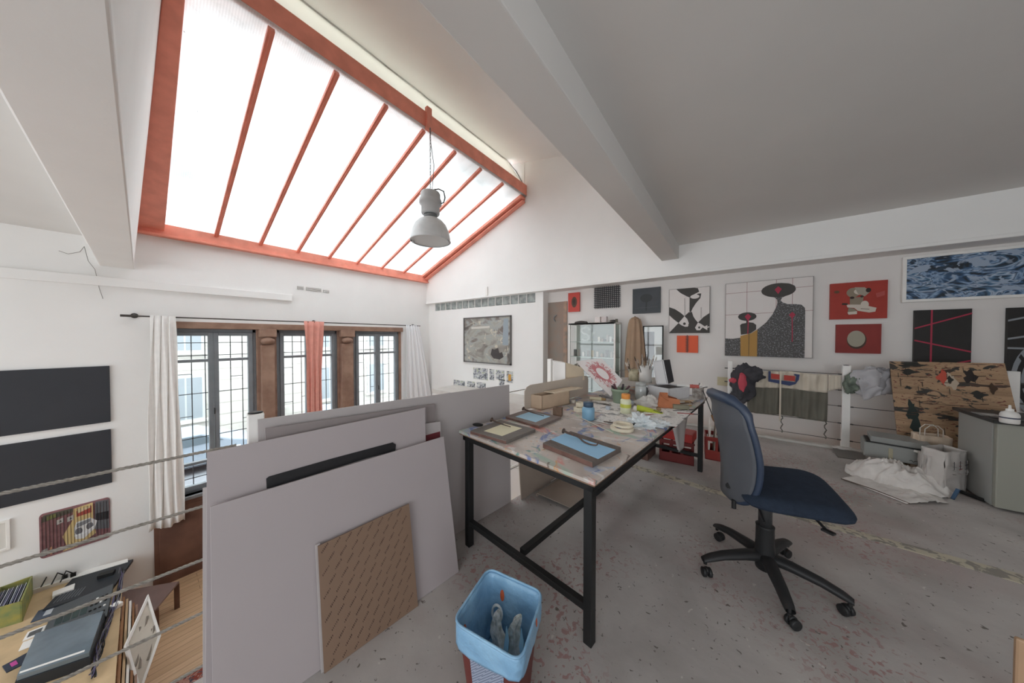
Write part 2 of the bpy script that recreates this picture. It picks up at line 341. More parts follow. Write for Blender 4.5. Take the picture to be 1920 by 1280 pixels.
# --- the three street windows
def zw(py,pxx): return onX(pxx,py,XW).z
glassm=bpy.data.materials.new('window_glass'); glassm.use_nodes=True; nt=glassm.node_tree
for n in list(nt.nodes): nt.nodes.remove(n)
out=nt.nodes.new('ShaderNodeOutputMaterial'); a=nt.nodes.new('ShaderNodeBsdfTransparent'); g=nt.nodes.new('ShaderNodeBsdfGlossy'); g.inputs['Roughness'].default_value=.03
ms=nt.nodes.new('ShaderNodeMixShader'); ms.inputs[0].default_value=.06; a.inputs[0].default_value=(.96,.98,.98,1)
nt.links.new(a.outputs[0],ms.inputs[1]); nt.links.new(g.outputs[0],ms.inputs[2]); nt.links.new(ms.outputs[0],out.inputs[0])
ironm=mat('grille_iron','55585c',.5)
wins=[(.24,1.56),(1.92,3.20),(3.62,4.98)]
for k,(a,c2) in enumerate(wins):
    wr=sempty('window_%d'%(k+1),(XW-.2,(a+c2)/2,ZS))
    fx0,fx1=XW-.2,XW-.12
    fr=MB(); zt=1.66; 
    fr.bb(fx0,a,ZS,fx1,a+.06,zt,dgrey); fr.bb(fx0,c2-.06,ZS,fx1,c2,zt,dgrey); fr.bb(fx0,a,zt-.07,fx1,c2,zt,dgrey); fr.bb(fx0,a,ZS,fx1,c2,ZS+.05,dgrey)
    fr.build('outer_frame',wr,bevel=.006)
    md=(a+c2)/2
    for (p,q) in ((a+.06,md),(md,c2-.06)):
        cs=MB(); X0,X1=fx0+.01,fx1+.03; w_=.075
        for (s0,s1) in ((p,p+w_),(q-w_,q)): cs.bb(X0,s0,ZS+.05,X1,s1,zt-.07,dgrey)
        for zz,hh in ((ZS+.05,.09),(zt-.14,.07),(1.0,.055),(-1.02,.055)): cs.bb(X0,p+w_,zz,X1,q-w_,zz+hh,dgrey)
        so=cs.build('casement',wr,bevel=.005)
        gp=MB(); gp.bb(fx0+.04,p+w_,ZS+.1,fx0+.045,q-w_,zt-.1,glassm); gp.build('pane',so)
        kn=MB()
    kn=MB(); kn.tube([(fx1+.04,md,.05),(fx1+.07,md,.05),(fx1+.07,md,-.06)],.01,black,6); kn.tube([(fx1+.035,md,-1.3),(fx1+.035,md,1.4)],.008,dgrey,6); kn.build('handle',wr)
    gr=MB(); n=7
    for i in range(1,n): 
        y=a+(c2-a)*i/n; gr.bar((XW-.36,y,ZS),(XW-.36,y,zt+.1),.014,.014,ironm)
    for zz in (-1.35,-1.12,-.55,.35,1.12,1.38): gr.bar((XW-.36,a,zz),(XW-.36,c2,zz),.014,.014,ironm)
    for i,zz in ((1,-.1),(1,.75),(3,.0),(5,.65),(6,-.3)):
        y=a+(c2-a)*i/n; gr.bar((XW-.36,y,zz),(XW-.36,y+(c2-a)/n,zz),.012,.012,ironm)
    gr.build('grille',wr)
pl=MB()
pl.bb(XW-.3,Y0,1.66,XW+.02,Y1,ZT,woodm); o=st(pl.build('trim_5',bevel=.01))
for k,(a,c2) in enumerate(((.12,.24),(1.56,1.92),(3.20,3.62),(4.98,5.06))):
    p=MB(); p.bb(XW-.3,a,ZS,XW-.1,c2,1.66,woodm)
    if c2-a>.2:
        p.bb(XW-.1,a+.06,ZS,XW+.03,c2-.06,1.32,woodm); p.bb(XW-.1,a+.03,1.50,XW+.07,c2-.03,1.68,woodm)
        p.lathe([(0,.0),(.10,.02),(.13,.07),(.12,.12),(.05,.16),(0,.17)],(XW+.0,(a+c2)/2,1.33),woodm,16)
    st(p.build('trim_%d'%(6+k),bevel=.012))
sl=MB(); sl.bb(XW-.3,Y0,ZS-.06,XW+.05,Y1,ZS,mat('sill_grey','8b8c8e',.5,var=.15)); sl.bb(XW,Y0,ZS-.13,XW+.03,Y1,ZS-.06,woodd); st(sl.build('trim_10',bevel=.008))
wp=MB()
wp.bb(XW,.10,ZL,XW+.035,Y1,ZS-.13,woodd)
for i in range(7):
    y=.16+i*.70; wp.bb(XW+.035,y,ZL+.25,XW+.05,y+.6,ZS-.22,woodd)
wp.bb(XW,.08,ZL,XW+.055,Y1,ZL+.14,woodd); st(wp.build('trim_11',bevel=.006))
# --- strip of glass blocks
gbm=mat('glass_block_face','a9b0ae',.12,var=.5,scale=9,c2='7e8684',bump=1,bscale=16,spec=.6)
gbr=sempty('window_5',(-5.9,YG,2.37)); bw=4.0/15
for i in range(15):
    g=MB(); x=-7.93+i*bw; g.bb(x+.012,YG+.02,2.38,x+bw-.012,YG+.1,2.6,gbm)
    g.bb(x-.012,YG-.001,2.37,x+.012,YG+.1,2.6,wallm); g.build('glass_block',gbr,bevel=.01)
bk=MB(); bk.bb(-7.93,YG+.1,2.37,-3.93,YG+.12,2.6,mat('mortar_grey','b9bab6',.8)); bk.build('mortar_bed',gbr)
g=MB(); p=onY(912,548,YB-.03); g.bb(p.x-.04,YB-.035,p.z-.1,p.x+.04,YB-.0,p.z+.16,whitep); o=g.build('wall_hook_plate',bevel=.01); tag(o,'small white plate hanging above the strip of glass blocks','wall plate')
# vents above the windows
for k,(x0,x1,y0,y1) in enumerate(((557,569,536,543),(574,602,538,547),(606,617,543,549))):
    v=MB(); a=onX(x0,y0,XW); c2=onX(x1,y1,XW); v.bb(XW,a.y,c2.z,XW+.01,c2.y,a.z,mat('vent_dark','77746f',.7))
    for j in range(3):
        zz=c2.z+(a.z-c2.z)*(j+.5)/3; v.bb(XW,a.y,zz-.006,XW+.018,c2.y,zz+.006,whitep)
    o=v.build('wall_vent'); tag(o,('small square grille beside the middle wall vent, nearer the cross beam','long slotted vent grille high on the wall between two small ones','small square grille beside the long wall vent, nearer the glass block wall')[k],'vent','vents above the windows')
# --- street outside
sg=MB(); sg.bb(-40,-30,-3.4,XW-T,40,-3.3,mat('asphalt','6d7074',.8,var=.1)); st(sg.build('street_outside'))
fac=mat('limestone','c6c3bc',.85,var=.08,scale=2); fdk=mat('facade_window_glass','8f979c',.2); fsh=mat('pale_shutter','b4b9b9',.6)
fx=-19.5
bd=empty('apartment_building',(fx,4,-3.3),'pale limestone apartment block across the street, seen through the windows','building')
w_=MB(); w_.bb(fx-1,-25,-3.3,fx,35,14,fac)
for i in range(24): w_.bb(fx,-25,-3.3+i*.55,fx+.03,35,-3.3+i*.55+.50,fac)
w_.build('wall',bd)
for r_ in range(4):
    for i in range(-7,9):
        y=i*2.9+1.2; z=-2.2+r_*3.1; o=MB()
        o.bb(fx,y-.62,z-.1,fx+.10,y+.62,z+2.0,fsh); o.bb(fx+.1,y-.5,z,fx+.11,y-.03,z+1.85,fdk); o.bb(fx+.1,y+.03,z,fx+.11,y+.5,z+1.85,fdk); o.bb(fx,y-.75,z-.2,fx+.2,y+.75,z-.1,fac); o.build('window',bd)
def car(name,loc,col,label,L_=4.2):
    r=empty(name,loc,label,'car','cars parked in the street'); x,y,z=loc; s=L_/4.2
    body=[(-2.1,.25),(-2.08,.75),(-1.9,.92),(-1.1,1.0),(-.55,1.38),(.6,1.42),(1.35,1.05),(2.0,.85),(2.1,.6),(2.08,.25)]
    m=MB(); m.poly([(x-.8,y+a*s,z+h) for a,h in body],(1.6,0,0),mat('car_paint_'+name,col,.25,spec=.6)); m.build('body',r,bevel=.08,seg=3)
    gm=mat('car_glass','5a666e',.08,spec=.7)
    m=MB(); m.poly([(x+.80,y+a*s,z+h) for a,h in ((-.95,1.02),(-.5,1.31),(.0,1.34),(.0,1.0))],(.015,0,0),gm); m.poly([(x+.80,y+a*s,z+h) for a,h in ((.06,1.0),(.06,1.34),(.58,1.34),(1.15,1.04))],(.015,0,0),gm); m.build('side_window',r)
    for a in (-1.35,1.35):
        m=MB(); m.lathe([(0,-.1),(.2,-.11),(.31,-.1),(.33,-.06),(.33,.06),(.31,.1),(.2,.11),(0,.1)],(x+.75,y+a*s,z+.33),mat('tyre','33343a',.7),20,rotv('Y',pi/2)); m.build('wheel',r)
    m=MB(); m.tube([(x+.81,y-1.4*s,z+.72),(x+.83,y,z+.78),(x+.81,y+1.6*s,z+.70)],.02,whitep,5); m.build('side_strip',r)
p=onX(436,800,-15.6); car('parked_car',(-15.6,p.y-1.5,-3.3),'8f9aa6','blue-grey car parked outside the nearest window')
p=onX(575,760,-15.6); car('parked_car',(-15.6,p.y+1.0,-3.3),'5f6b78','dark slate car parked outside the middle window')

# made-up window frames, out of view, set around the added fill lights
for k,(c_,w_,h_,ax) in enumerate((((3.55,-1.9,1.7),3.4,1.7,'x'),((-5.3,-5.1,.2),4.6,4.2,'y'),((1.2,-5.1,1.7),3.6,1.8,'y'))):
    wr=sempty('window_%d'%(6+k),c_); fr=MB()  # unseen window, invented to house a fill light
    def wbar(a0,a1,z0,z1):
        if ax=='x': fr.bb(c_[0]-.03,c_[1]+a0,c_[2]+z0,c_[0]+.05,c_[1]+a1,c_[2]+z1,dgrey)
        else: fr.bb(c_[0]+a0,c_[1]-.1,c_[2]+z0,c_[0]+a1,c_[1]+.03,c_[2]+z1,dgrey)
    e=.06; hw,hh=w_/2,h_/2
    wbar(-hw-e,-hw,-hh-e,hh+e); wbar(hw,hw+e,-hh-e,hh+e); wbar(-hw-e,hw+e,-hh-e,-hh); wbar(-hw-e,hw+e,hh,hh+e)
    for t in (-1/3,0,1/3): wbar(t*w_-.03,t*w_+.03,-hh,hh)
    wbar(-hw,hw,hh*.4-.03,hh*.4+.03); fr.build('window_frame',wr)
# ================================================================ RAILINGS
def EP(Y,z,off=0): return V((edgeX(Y)+off*cos(TA),Y-off*sin(TA),z))
ropem=mat('grey_rope','a59f96',.8,var=.35,scale=60)
def rope(p,q,label,r=.0065):
    p=V(p);q=V(q);d=(q-p);L_=d.length;n=int(L_/.008);d.normalize(); x=d.orthogonal().normalized(); y=d.cross(x); m=MB()
    for k in range(3):
        m.tube([p+d*(L_*i/n)+(x*cos(2*pi*(i/6+k/3))+y*sin(2*pi*(i/6+k/3)))*r*.52+V((0,0,-.012*sin(pi*i/n))) for i in range(n+1)],r*.55,ropem,5,cap=False)
    o=m.build('railing_rope'); tag(o,label,'rope','ropes strung along the mezzanine edge')
for z,l in zip((1.0,.762,.528,.295,.06),('topmost twisted grey rope strung in front of the black wall panels','second twisted rope from the top, crossing the car picture','third twisted rope from the top, passing above the cluttered desk','fourth twisted rope from the top, passing over the desk corner','lowest twisted rope near the mezzanine floor edge')):
    rope(EP(-1.5,z,-.03),EP(.26,z,-.03),l)
for i,(z,l) in enumerate(zip((1.0,.762,.528,.295),('top','second','third','lowest'))):
    m=MB(); m.tube([EP(1.85,z,-.03),EP(2.6,z,-.03)],.004,ropem,5); m.tube([EP(2.6,z,-.03),EP(4.9,z,-.03)],.004,ropem,5); o=m.build('railing_cable'); tag(o,'%s thin cable of the edge railing beyond the white boards, seen past the table'%l,'cable','cables of the edge railing beyond the boards')
def post(loc,label,w=.05,h=1.12,cap=True,rz=0):
    r=empty('railing_post',loc,label,'post','white railing posts',rz); x,y,z=loc; m=MB()
    R=rotv('Z',rz); m.box((x,y,z+h/2),(w,w*.8,h),whitep,R); m.box((x,y,z+.006),(w*2.2,w*2.2,.012),whitep,R); m.build('upright',r,bevel=.004)
    if cap: 
        m=MB(); m.lathe([(0,h-.002),(w*.36,h-.002),(w*.38,h+.004),(w*.2,h+.006),(0,h+.006)],loc,black,16); m.build('cap',r)
post(EP(.33,0,-.06),'white railing post with black cap, poking up behind the stacked white boards',.075,1.13,True,-TA)
post(EP(2.62,0,-.03),'slim white railing post behind the cardboard sheet on the table',.045,1.27,False,-TA)
post((1.20,5.74,0),'white railing post between the hanging canvas and the grey clothes',.075,1.12,True)
post((-.03,5.74,0),'white railing post behind the dark pink jacket',.06,1.12,False)
post((2.39,5.74,0),'white railing post at the far right behind the fridge',.075,1.13,False)
for z,l in zip((1.0,.785,.57,.34,.115),('top','second','third','fourth','lowest')):
    m=MB(); m.tube([(-.03,5.74,z),(1.2,5.74,z),(2.39,5.74,z),(3.5,5.74,z)],.0045,mat('cable_steel','5d5b59',.4,metal=.5),6)
    for x in (1.2,2.39,-.03): m.tube([(x-.07,5.74,z),(x+.07,5.74,z)],.009,mat('cable_steel','5d5b59'),6)
    o=m.build('railing_cable'); tag(o,'%s steel cable of the railing in front of the painting wall'%l,'cable','cables of the railing in front of the painting wall')
# ================================================================ LEFT WALL
def lwrect(x0,y0,x1,y1a,y1b,xw=XW):   # px left x, right x, tops etc -> Y range and z range
    pass
panm=mat('black_canvas_paint','3a3c41',.55,var=.1,scale=2)
def wpanel(name,pxs,thk,m,bevel=.003):
    P=[onX(x,y,XW) for x,y in pxs]; ya=min(P[0].y,P[3].y); yb=(P[1].y+P[2].y)/2; zt=(P[0].z+P[1].z)/2; zb=(P[2].z+P[3].z)/2
    mb=MB(); mb.bb(XW+.002,ya,zb,XW+thk,yb,zt,m); return mb,ya,yb,zb,zt
mb,*_=wpanel('p',[(0,693),(206,687),(207,791),(0,816)],.03,panm); mb.bb(XW+.002,-2.2,_[2],XW+.03,_[0]+.01,_[3],panm)
tag(mb.build('black_canvas',bevel=.003),'upper of the two large black panels on the white wall','wall panel','large black panels')
mb,*_=wpanel('p',[(0,833),(208,805),(210,905),(0,950)],.03,panm); mb.bb(XW+.002,-2.2,_[2],XW+.03,_[0]+.01,_[3],panm)
tag(mb.build('black_canvas',bevel=.003),'lower of the two large black panels, above the car picture','wall panel','large black panels')
# printed car picture
a=onX(74,1000,XW); b_=onX(207,985,XW); zt=(onX(80,965,XW).z+onX(200,930,XW).z)/2; zb=(onX(74,1040,XW).z+onX(207,1000,XW).z)/2-.05
A_,B_,w_,h_=a.y,b_.y,b_.y-a.y,zt-zb
pm=MB()
def rr(u,v): return V((XW+.012,A_+u*w_,zb+v*h_))
out=[]
for cx,cy,s in ((.06,.06,pi),(.94,.06,1.5*pi),(.94,.92,0),(.06,.92,.5*pi)):
    for k in range(5): t=s+k*pi/8; out.append(rr(cx+.06*cos(t),cy+.08*sin(t)))
pm.poly(out,(-.011,0,0),mat('print_maroon','9a7073',.3,var=.3,scale=14))
LY=[0]
def pp(pts,c):
    LY[0]+=.0004
    pm.poly([rr(u,v)+V((LY[0],0,0)) for u,v in pts],(.0012,0,0),mat('print_'+c,c,.3))
pp([(.02,.80),(.45,.86),(.45,.96),(.06,.96)],'5d5a50'); pp([(.1,.82),(.22,.85),(.22,.93),(.1,.91)],'7c8050')
pp([(.3,.35),(.36,.1),(.3,.0),(.5,.02),(.78,.2),(.74,.5),(.74,.97),(.46,.93),(.44,.66)],'e0c890')
pp([(.5,.72),(.72,.74),(.72,.9),(.5,.86)],'b4584f'); pp([(.52,.80),(.70,.86),(.70,.9),(.52,.9)],'e2cfa8')
pp([(.76,.30),(.985,.22),(.985,.95),(.78,.97)],'6b6d72'); pp([(.78,.5),(.98,.46),(.98,.66),(.78,.68)],'37383c')
pp([(.48,.20),(.60,.16),(.76,.32),(.80,.5),(.70,.62),(.50,.60),(.46,.45)],'e6e6e6')
pp([(.5,.46),(.7,.52),(.7,.6),(.5,.56)],'8f9297')
for cu,cv,r in ((.53,.37,.055),(.69,.42,.055)): pp([(cu+r*cos(t*pi/6),cv+1.5*r*sin(t*pi/6)) for t in range(12)],'77777c')
pp([(.46,.27),(.62,.27),(.78,.40),(.78,.43),(.62,.31),(.46,.30)],'eef0f0')
for u in (.23,.37): pp([(u,.66),(u+.09,.69),(u+.09,.80),(u,.77)],'b3aeaa'); pp([(u+.03,.71),(u+.07,.72),(u+.05,.75)],'3b3a3c')
pp([(.02,.03),(.1,.05),(.1,.2),(.02,.17)],'9d9a98'); pp([(.13,.02),(.16,.03),(.16,.2),(.13,.19)],'b98b6d')
for i in range(20): u=.03+i*.048; pm.bb(XW+.013,A_+u*w_,zb+.02*h_,XW+.0225,A_+u*w_+.0025,zb+.93*h_,mat('print_slit','54494b',.4))
tag(pm.build('printed_picture'),'rounded metal picture of an old car front on a maroon street scene','picture')
def framed(name,ya,yb,zb,zt,fm,inner,label,t=.03,fw=.03,shapes=()):
    r=empty(name,(XW,(ya+yb)/2,zb),label,'picture'); m=MB()
    m.bb(XW,ya,zb,XW+t,ya+fw,zt,fm);m.bb(XW,yb-fw,zb,XW+t,yb,zt,fm);m.bb(XW,ya+fw,zb,XW+t,yb-fw,zb+fw,fm);m.bb(XW,ya+fw,zt-fw,XW+t,yb-fw,zt,fm); m.build('frame',r,bevel=.002)
    m=MB(); m.bb(XW,ya+fw,zb+fw,XW+t*.5,yb-fw,zt-fw,inner)
    for (u0,v0,u1,v1,mm_) in shapes: m.bb(XW+t*.5,ya+u0*(yb-ya),zb+v0*(zt-zb),XW+t*.52,ya+u1*(yb-ya),zb+v1*(zt-zb),mm_)
    m.build('print',r); return r
p=onX(19,972,XW); q=onX(19,1028,XW)
framed('framed_picture',p.y-.45,p.y,q.z,p.z,whitep,mat('mat_board','d9d6d0',.7),'small white framed picture cut by the left side of the photo',shapes=((.2,.2,.8,.8,mat('grey_print','7d7f82')),))
# curtain rod and curtains
rodm=mat('iron_rod','4b4743',.5,var=.2,scale=30)
a=onX(225,590,XW+.12); b_=onX(788,611.5,XW+.12); r=empty('curtain_rod',(XW,(a.y+b_.y)/2,a.z),'long thin iron curtain rod above the street windows','curtain rod')
zr=(a.z+b_.z)/2; m=MB(); m.tube([(XW+.12,a.y,zr),(XW+.12,b_.y,zr)],.012,rodm,8); m.build('rod',r)
for px_ in (252,591,777):
    y=onX(px_,600,XW+.12).y; m=MB(); m.lathe([(0,-.03),(.04,-.03),(.045,0),(.03,.02),(0,.02)],(XW+.02,y,zr+.01),rodm,12,rotv('Y',pi/2)); m.tube([(XW,y,zr+.02),(XW+.07,y,zr+.03),(XW+.12,y,zr)],.014,rodm,6); m.build('bracket',r)
m=MB(); m.tube([(XW+.12,a.y,zr),(XW+.12,a.y+.18,zr)],.02,rodm,8); m.build('finial',r)
def curtain(ya,yb,yab,ybb,z1,label,m,nf,xo=.12,pinch=None,hem=0,amp=.05):
    r=MB()
    def fn(u,v):
        z=zr+.02-(zr+.02-z1)*v; e=v**.8
        y=(ya*(1-e)+yab*e)*(1-u)+(yb*(1-e)+ybb*e)*u
        if pinch: 
            k=1-pinch*sin(pi*min(1,v*1.05)); yc=(ya+yb)/2; y=yc+(y-yc)*k
        f=sin(u*nf*2*pi+.9*sin(v*3))+.35*sin(u*nf*4.3*pi+2)
        return V((XW+xo+amp*f*(.5+.5*v), y+.012*sin(v*9+u*20), z+hem*sin(u*9)*v*v*.5))
    r.grid(fn,nf*14,26,m); o=r.build('curtain',solid=.006); tag(o,label,'curtain','window curtains'); 
    return o
cw=mat('off_white_linen','f3f1ee',.9,var=.04,scale=12); cwt=mat('thin_white_voile','eeeef0',.9); cr=mat('coral_cotton','e5a092',.85,var=.08,scale=10)
z1=onX(318,985,XW+.15).z
curtain(onX(281,600,XW).y,onX(326,600,XW).y,onX(277,960,XW).y,onX(346,960,XW).y,z1,'heavy off-white curtain hanging at the left end of the windows',cw,4,.15,hem=.05,amp=.028)
curtain(onX(566,610,XW).y,onX(603,610,XW).y,onX(572,800,XW).y,onX(600,800,XW).y,-1.5,'coral curtain gathered in the middle of the windows',cr,3,.14,amp=.028,pinch=.12)
curtain(onX(757,620,XW).y,onX(779,620,XW).y,onX(757,760,XW).y,onX(812,760,XW).y,-1.7,'thin white curtain at the far end of the windows by the corner',cwt,5,.13,amp=.03)
# hanging wire and wisps on the left wall
m=MB(); P=[onX(x,y,XW+.03) for x,y in ((110,470),(128,476),(150,472),(158,462),(166,490),(178,505),(186,540),(193,560))]; P[4].x+=.05
m.tube(P,.0035,mat('grey_wire','8a8580',.6),5); tag(m.build('loose_wire'),'loose thin wire dangling on the wall under the cross beam','wire')
# ================================================================ LOWER LEVEL FURNITURE
ZD=ZL+.72
def onD(x,y,dz=0): return onZ(x,y,ZD+dz)
pineP=mat('pine_board','cfb48e',.5,var=.15,scale=5); chip=mat('brown_board','9a6f4d',.6,var=.2,scale=6)
dk=empty('work_desk',(-6.7,-.8,ZL),'long pine desk below the window wall, crowded with audio gear','desk')
XD0,XD1=XW+.05,-4.6; YD0,YD1=-2.0,-.22
m=MB(); m.bb(XD0,YD0,ZD-.03,XD1,YD1,ZD,pineP); m.build('desktop',dk,bevel=.003)
for x,y in ((XD0+.05,YD0+.05),(XD0+.05,YD1-.1),(XD1-.1,YD0+.05),(XD1-.1,YD1-.1)):
    m=MB(); m.bb(x,y,ZL,x+.06,y+.06,ZD-.03,chip); m.build('leg',dk)
# shelf of stacked boards at the desk's near side
m=MB()
for i in range(5): m.bb(XD0+1.1,YD1+.01+i*.028,ZL,XD1+.3,YD1+.03+i*.028,ZD-.02-.05*i,(chip,pineP,whitep,chip,woodm)[i])
tag(m.build('leaning_planks'),'bundle of wood planks standing on edge against the desk side','planks',kind='stuff')
def dbox(name,pxs,h,m,label,cat,group=None,dz=0,bevel=.004,details=None,build=True):
    P=[onD(x,y,dz) for x,y in pxs]
    mb=MB(); mb.slab(P,(0,0,h),m)
    if details: details(mb,P,h)
    o=mb.build(name,bevel=bevel); return tag(o,label,cat,group)
def quv(P,u,v): return P[0]*(1-u)*(1-v)+P[1]*u*(1-v)+P[2]*u*v+P[3]*(1-u)*v
dark=mat('dark_gear','2f3338',.45,var=.1); gear=mat('grey_gear','555a5d',.4,var=.15,scale=5); gearl=mat('blue_grey_lid','76838c',.2,var=.25,scale=3,spec=.6)
def mixer(mb,P,h):
    for i in range(4): mb.slab([quv(P,u,v)+V((0,0,h)) for u,v in ((.12+i*.13,.35),(.23+i*.13,.35),(.23+i*.13,.62),(.12+i*.13,.62))],(0,0,.004),mat('meter_window','3c4a4a',.2))
    for i in range(4):
        for j in range(4):
            c=quv(P,.68+i*.08,.2+j*.16)+V((0,0,h)); mb.lathe([(0,0),(.014,0),(.012,.015),(0,.015)],c,whitep if (i+j)%4==0 else black,8)
dbox('mixing_console',[(80,1148),(212,1105),(250,1052+0),(146,1078)],.04,dark,'dark flat audio mixer against the wall end of the desk','audio gear','audio gear on the desk',details=lambda mb,P,h:[mb.slab([quv(P,u,v)+V((0,0,h)) for u,v in ((.55,.5),(.82,.5),(.82,.62),(.55,.62))],(0,0,.05),black)]+[mb.slab([quv(P,.08+.05*i,.1)+V((0,0,h)),quv(P,.10+.05*i,.1)+V((0,0,h)),quv(P,.10+.05*i,.35)+V((0,0,h)),quv(P,.08+.05*i,.35)+V((0,0,h))],(0,0,.004),mat('slider_grey','6d7276')) for i in range(8)])
dbox('audio_console',[(75,1215),(200,1165),(213,1102),(100,1150)],.07,gear,'grey mixing console with small knobs in the middle of the desk','audio gear','audio gear on the desk',details=mixer)
def lidd(mb,P,h):
    a,b2=quv(P,.05,.06),quv(P,.95,.06)
    mb.slab([quv(P,.04,.03)+V((0,0,h)),quv(P,.96,.03)+V((0,0,h)),quv(P,.96,.1)+V((0,0,h)),quv(P,.04,.1)+V((0,0,h))],(0,0,.006),dark)
dbox('turntable',[(28,1300),(170,1250),(198,1165),(65,1212)],.12,dark,'turntable with a blue-grey dust lid at the near end of the desk','turntable',details=lambda mb,P,h:(mb.slab([quv(P,u,v)+V((0,0,h)) for u,v in ((.02,.02),(.98,.02),(.98,.98),(.02,.98))],(0,0,.05),gearl),mb.slab([quv(P,u,v)+V((0,0,h+.05)) for u,v in ((.04,.06),(.9,.06),(.9,.1),(.04,.1))],(0,0,.005),whitep)))
dbox('cover_sleeve',[(57,1168),(96,1155),(110,1132),(72,1146)],.012,mat('sleeve_blue','4c5563',.5),'dark blue printed sleeve beside the grey console','sleeve','flat sleeves on the desk',details=lambda mb,P,h:mb.slab([quv(P,u,v)+V((0,0,h)) for u,v in ((.5,.2),(.9,.2),(.9,.7),(.5,.7))],(0,0,.002),mat('sleeve_grey','b9bcc0')))
dbox('cover_sleeve',[(42,1203),(80,1188),(88,1172),(52,1186)],.012,whitep,'white and grey sleeve in the middle of the row beside the console','sleeve','flat sleeves on the desk',details=lambda mb,P,h:mb.slab([quv(P,u,v)+V((0,0,h)) for u,v in ((.15,.2),(.85,.2),(.85,.8),(.15,.8))],(0,0,.002),mat('sleeve_dark','5b5d5e')))
dbox('cover_sleeve',[(34,1222),(72,1207),(80,1191),(43,1205)],.01,whitep,'plain white sleeve just nearer than the grey one','sleeve','flat sleeves on the desk')
dbox('cover_sleeve',[(4,1250),(12,1262),(60,1238),(52,1224)],.012,mat('sleeve_navy','3a4250',.5),'dark sleeve with a pink flower print near the turntable','sleeve','flat sleeves on the desk',details=lambda mb,P,h:mb.slab([quv(P,u,v)+V((0,0,h)) for u,v in ((.2,.25),(.7,.25),(.7,.5),(.2,.5))],(0,0,.002),mat('sleeve_pink','c4519a')))
dbox('white_box',[(98,1125),(139,1110),(141,1100),(99,1116)],.06,whitep,'small white carton behind the blue sleeve on the desk','box')
r=empty('power_strip',onD(110,1082,.1),'white multi-socket power strip with black plugs along the wall','power strip')
m=MB(); A2,B2=onD(66,1104),onD(147,1084); m.bar(A2+V((0,0,.03)),B2+V((0,0,.03)),.07,.05,whitep); m.build('strip',r,bevel=.005)
for k in (.45,.68,.88):
    c=A2.lerp(B2,k)+V((0,0,.06)); m=MB(); m.box(c+V((0,0,.02)),(.04,.05,.05),black); m.tube([c+V((0,0,.04)),c+V((.0,-.06,.12)),c+V((.12,-.1,.03))],.008,black,5); m.build('plug',r)
dbox('wall_duct',[(60,1112),(240,1058),(240,1052),(60,1100)],.05,whitep,'white cable duct running along the wall behind the desk','cable duct')
# crate of discs
r=empty('disc_crate',onD(30,1150),'yellow-green patterned crate filled with disc cases','crate')
cp=[onD(-30,1190,-.02),onD(42,1168,-.02),onD(62,1116,-.02),onD(0,1140,-.02)]; ym=mat('yellow_green_print','a39a55',.6,var=.3,scale=9,c2='7c8a5c'); hh=.30
m=MB()
for i in range(4):
    a,b2=cp[i],cp[(i+1)%4]; d=(b2-a).normalized(); n=V((-d.y,d.x,0))*.015; m.slab([a,b2,b2+V((0,0,hh)),a+V((0,0,hh))],n,ym)
m.slab(cp,(0,0,.01),ym); m.build('crate_box',r)
for i in range(14):
    u=.06+i*.065; m=MB(); a,b2=quv(cp,u,.12),quv(cp,u,.88); m.slab([a,b2,b2+V((0,0,hh-.03)),a+V((0,0,hh-.03-.01*(i%3)))],(.012,.006,0),mat('case_%d'%(i%4),('c9ccd2','6b6f88','a7a3b8','3f4455')[i%4],.3)); m.build('disc_case',r)
dbox('magazine_stack',[(-40,1260),(20,1235),(40,1175),(-10,1195)],.16,mat('magazine_grey','8f8b86',.6,var=.4,scale=14,c2='6a4046'),'stack of worn magazines under the yellow-green crate','magazines',dz=-.25)
# tangle of cables along the desk edge
m=MB(); random.seed(3)
for k in range(9):
    P=[];x0=random.uniform(215,235)
    for i in range(14):
        t=i/13; px_=232-t*62+random.uniform(-7,9); py_=1068+t*205+random.uniform(-6,6); q=onD(px_,py_,.02+random.uniform(0,.05)); P.append(q)
    S=[]
    for i in range(len(P)-1):
        for j in range(3): S.append(P[i].lerp(P[i+1],j/3))
    for it in range(3): S=[S[0]]+[(S[i-1]+S[i]*2+S[i+1])/4 for i in range(1,len(S)-1)]+[S[-1]]
    m.tube(S,.006,(black,mat('grey_cable','6d6a72'),mat('violet_cable','5a5470'))[k%3],5)
tag(m.build('cable_tangle'),'tangle of thin dark cables along the desk edge','cables',kind='stuff')
for k,(x,y,c,l) in enumerate(((218,1135,'e4dfd6','small white plug adapter lying among the cables on the desk'),)):
    m=MB(); p=onD(x,y,.03); m.box(p,(.1,.09,.06),whitep,rotv('Z',.5)); tag(m.build('plug_adapter',bevel=.01),l,'adapter')
# white frame leaning on the desk side
fp=[atD(x,y,d) for x,y,d in ((275,1117,4.1),(299,1195,3.78),(262,1320,3.2),(230,1215,3.52))]
fp=[onZ(275,1117,ZL+.95),onZ(299,1195,ZL+.62),onZ(258,1310,ZL+.30),onZ(231,1213,ZL+.75)]
r=empty('white_picture_frame',fp[2]+V((0,0,-.2)),'white picture frame holding a pencil drawing, leaning beside the desk','picture frame')
cen=(fp[0]+fp[1]+fp[2]+fp[3])/4; nf=(fp[1]-fp[0]).cross(fp[3]-fp[0]).normalized(); nf=nf*(.04 if nf.dot(CAM-cen)>0 else -.04)
for i in range(4):
    a,b2=fp[i],fp[(i+1)%4]; m=MB(); k=.17; m.slab([a,b2,b2.lerp(cen,k),a.lerp(cen,k)],nf,whitep); m.build('frame_rail',r,bevel=.004)
m=MB(); m.slab([p.lerp(cen,.12)+nf*.3 for p in fp],nf*.2,mat('drawing_paper','cfc7ba',.7,var=.12,scale=6))
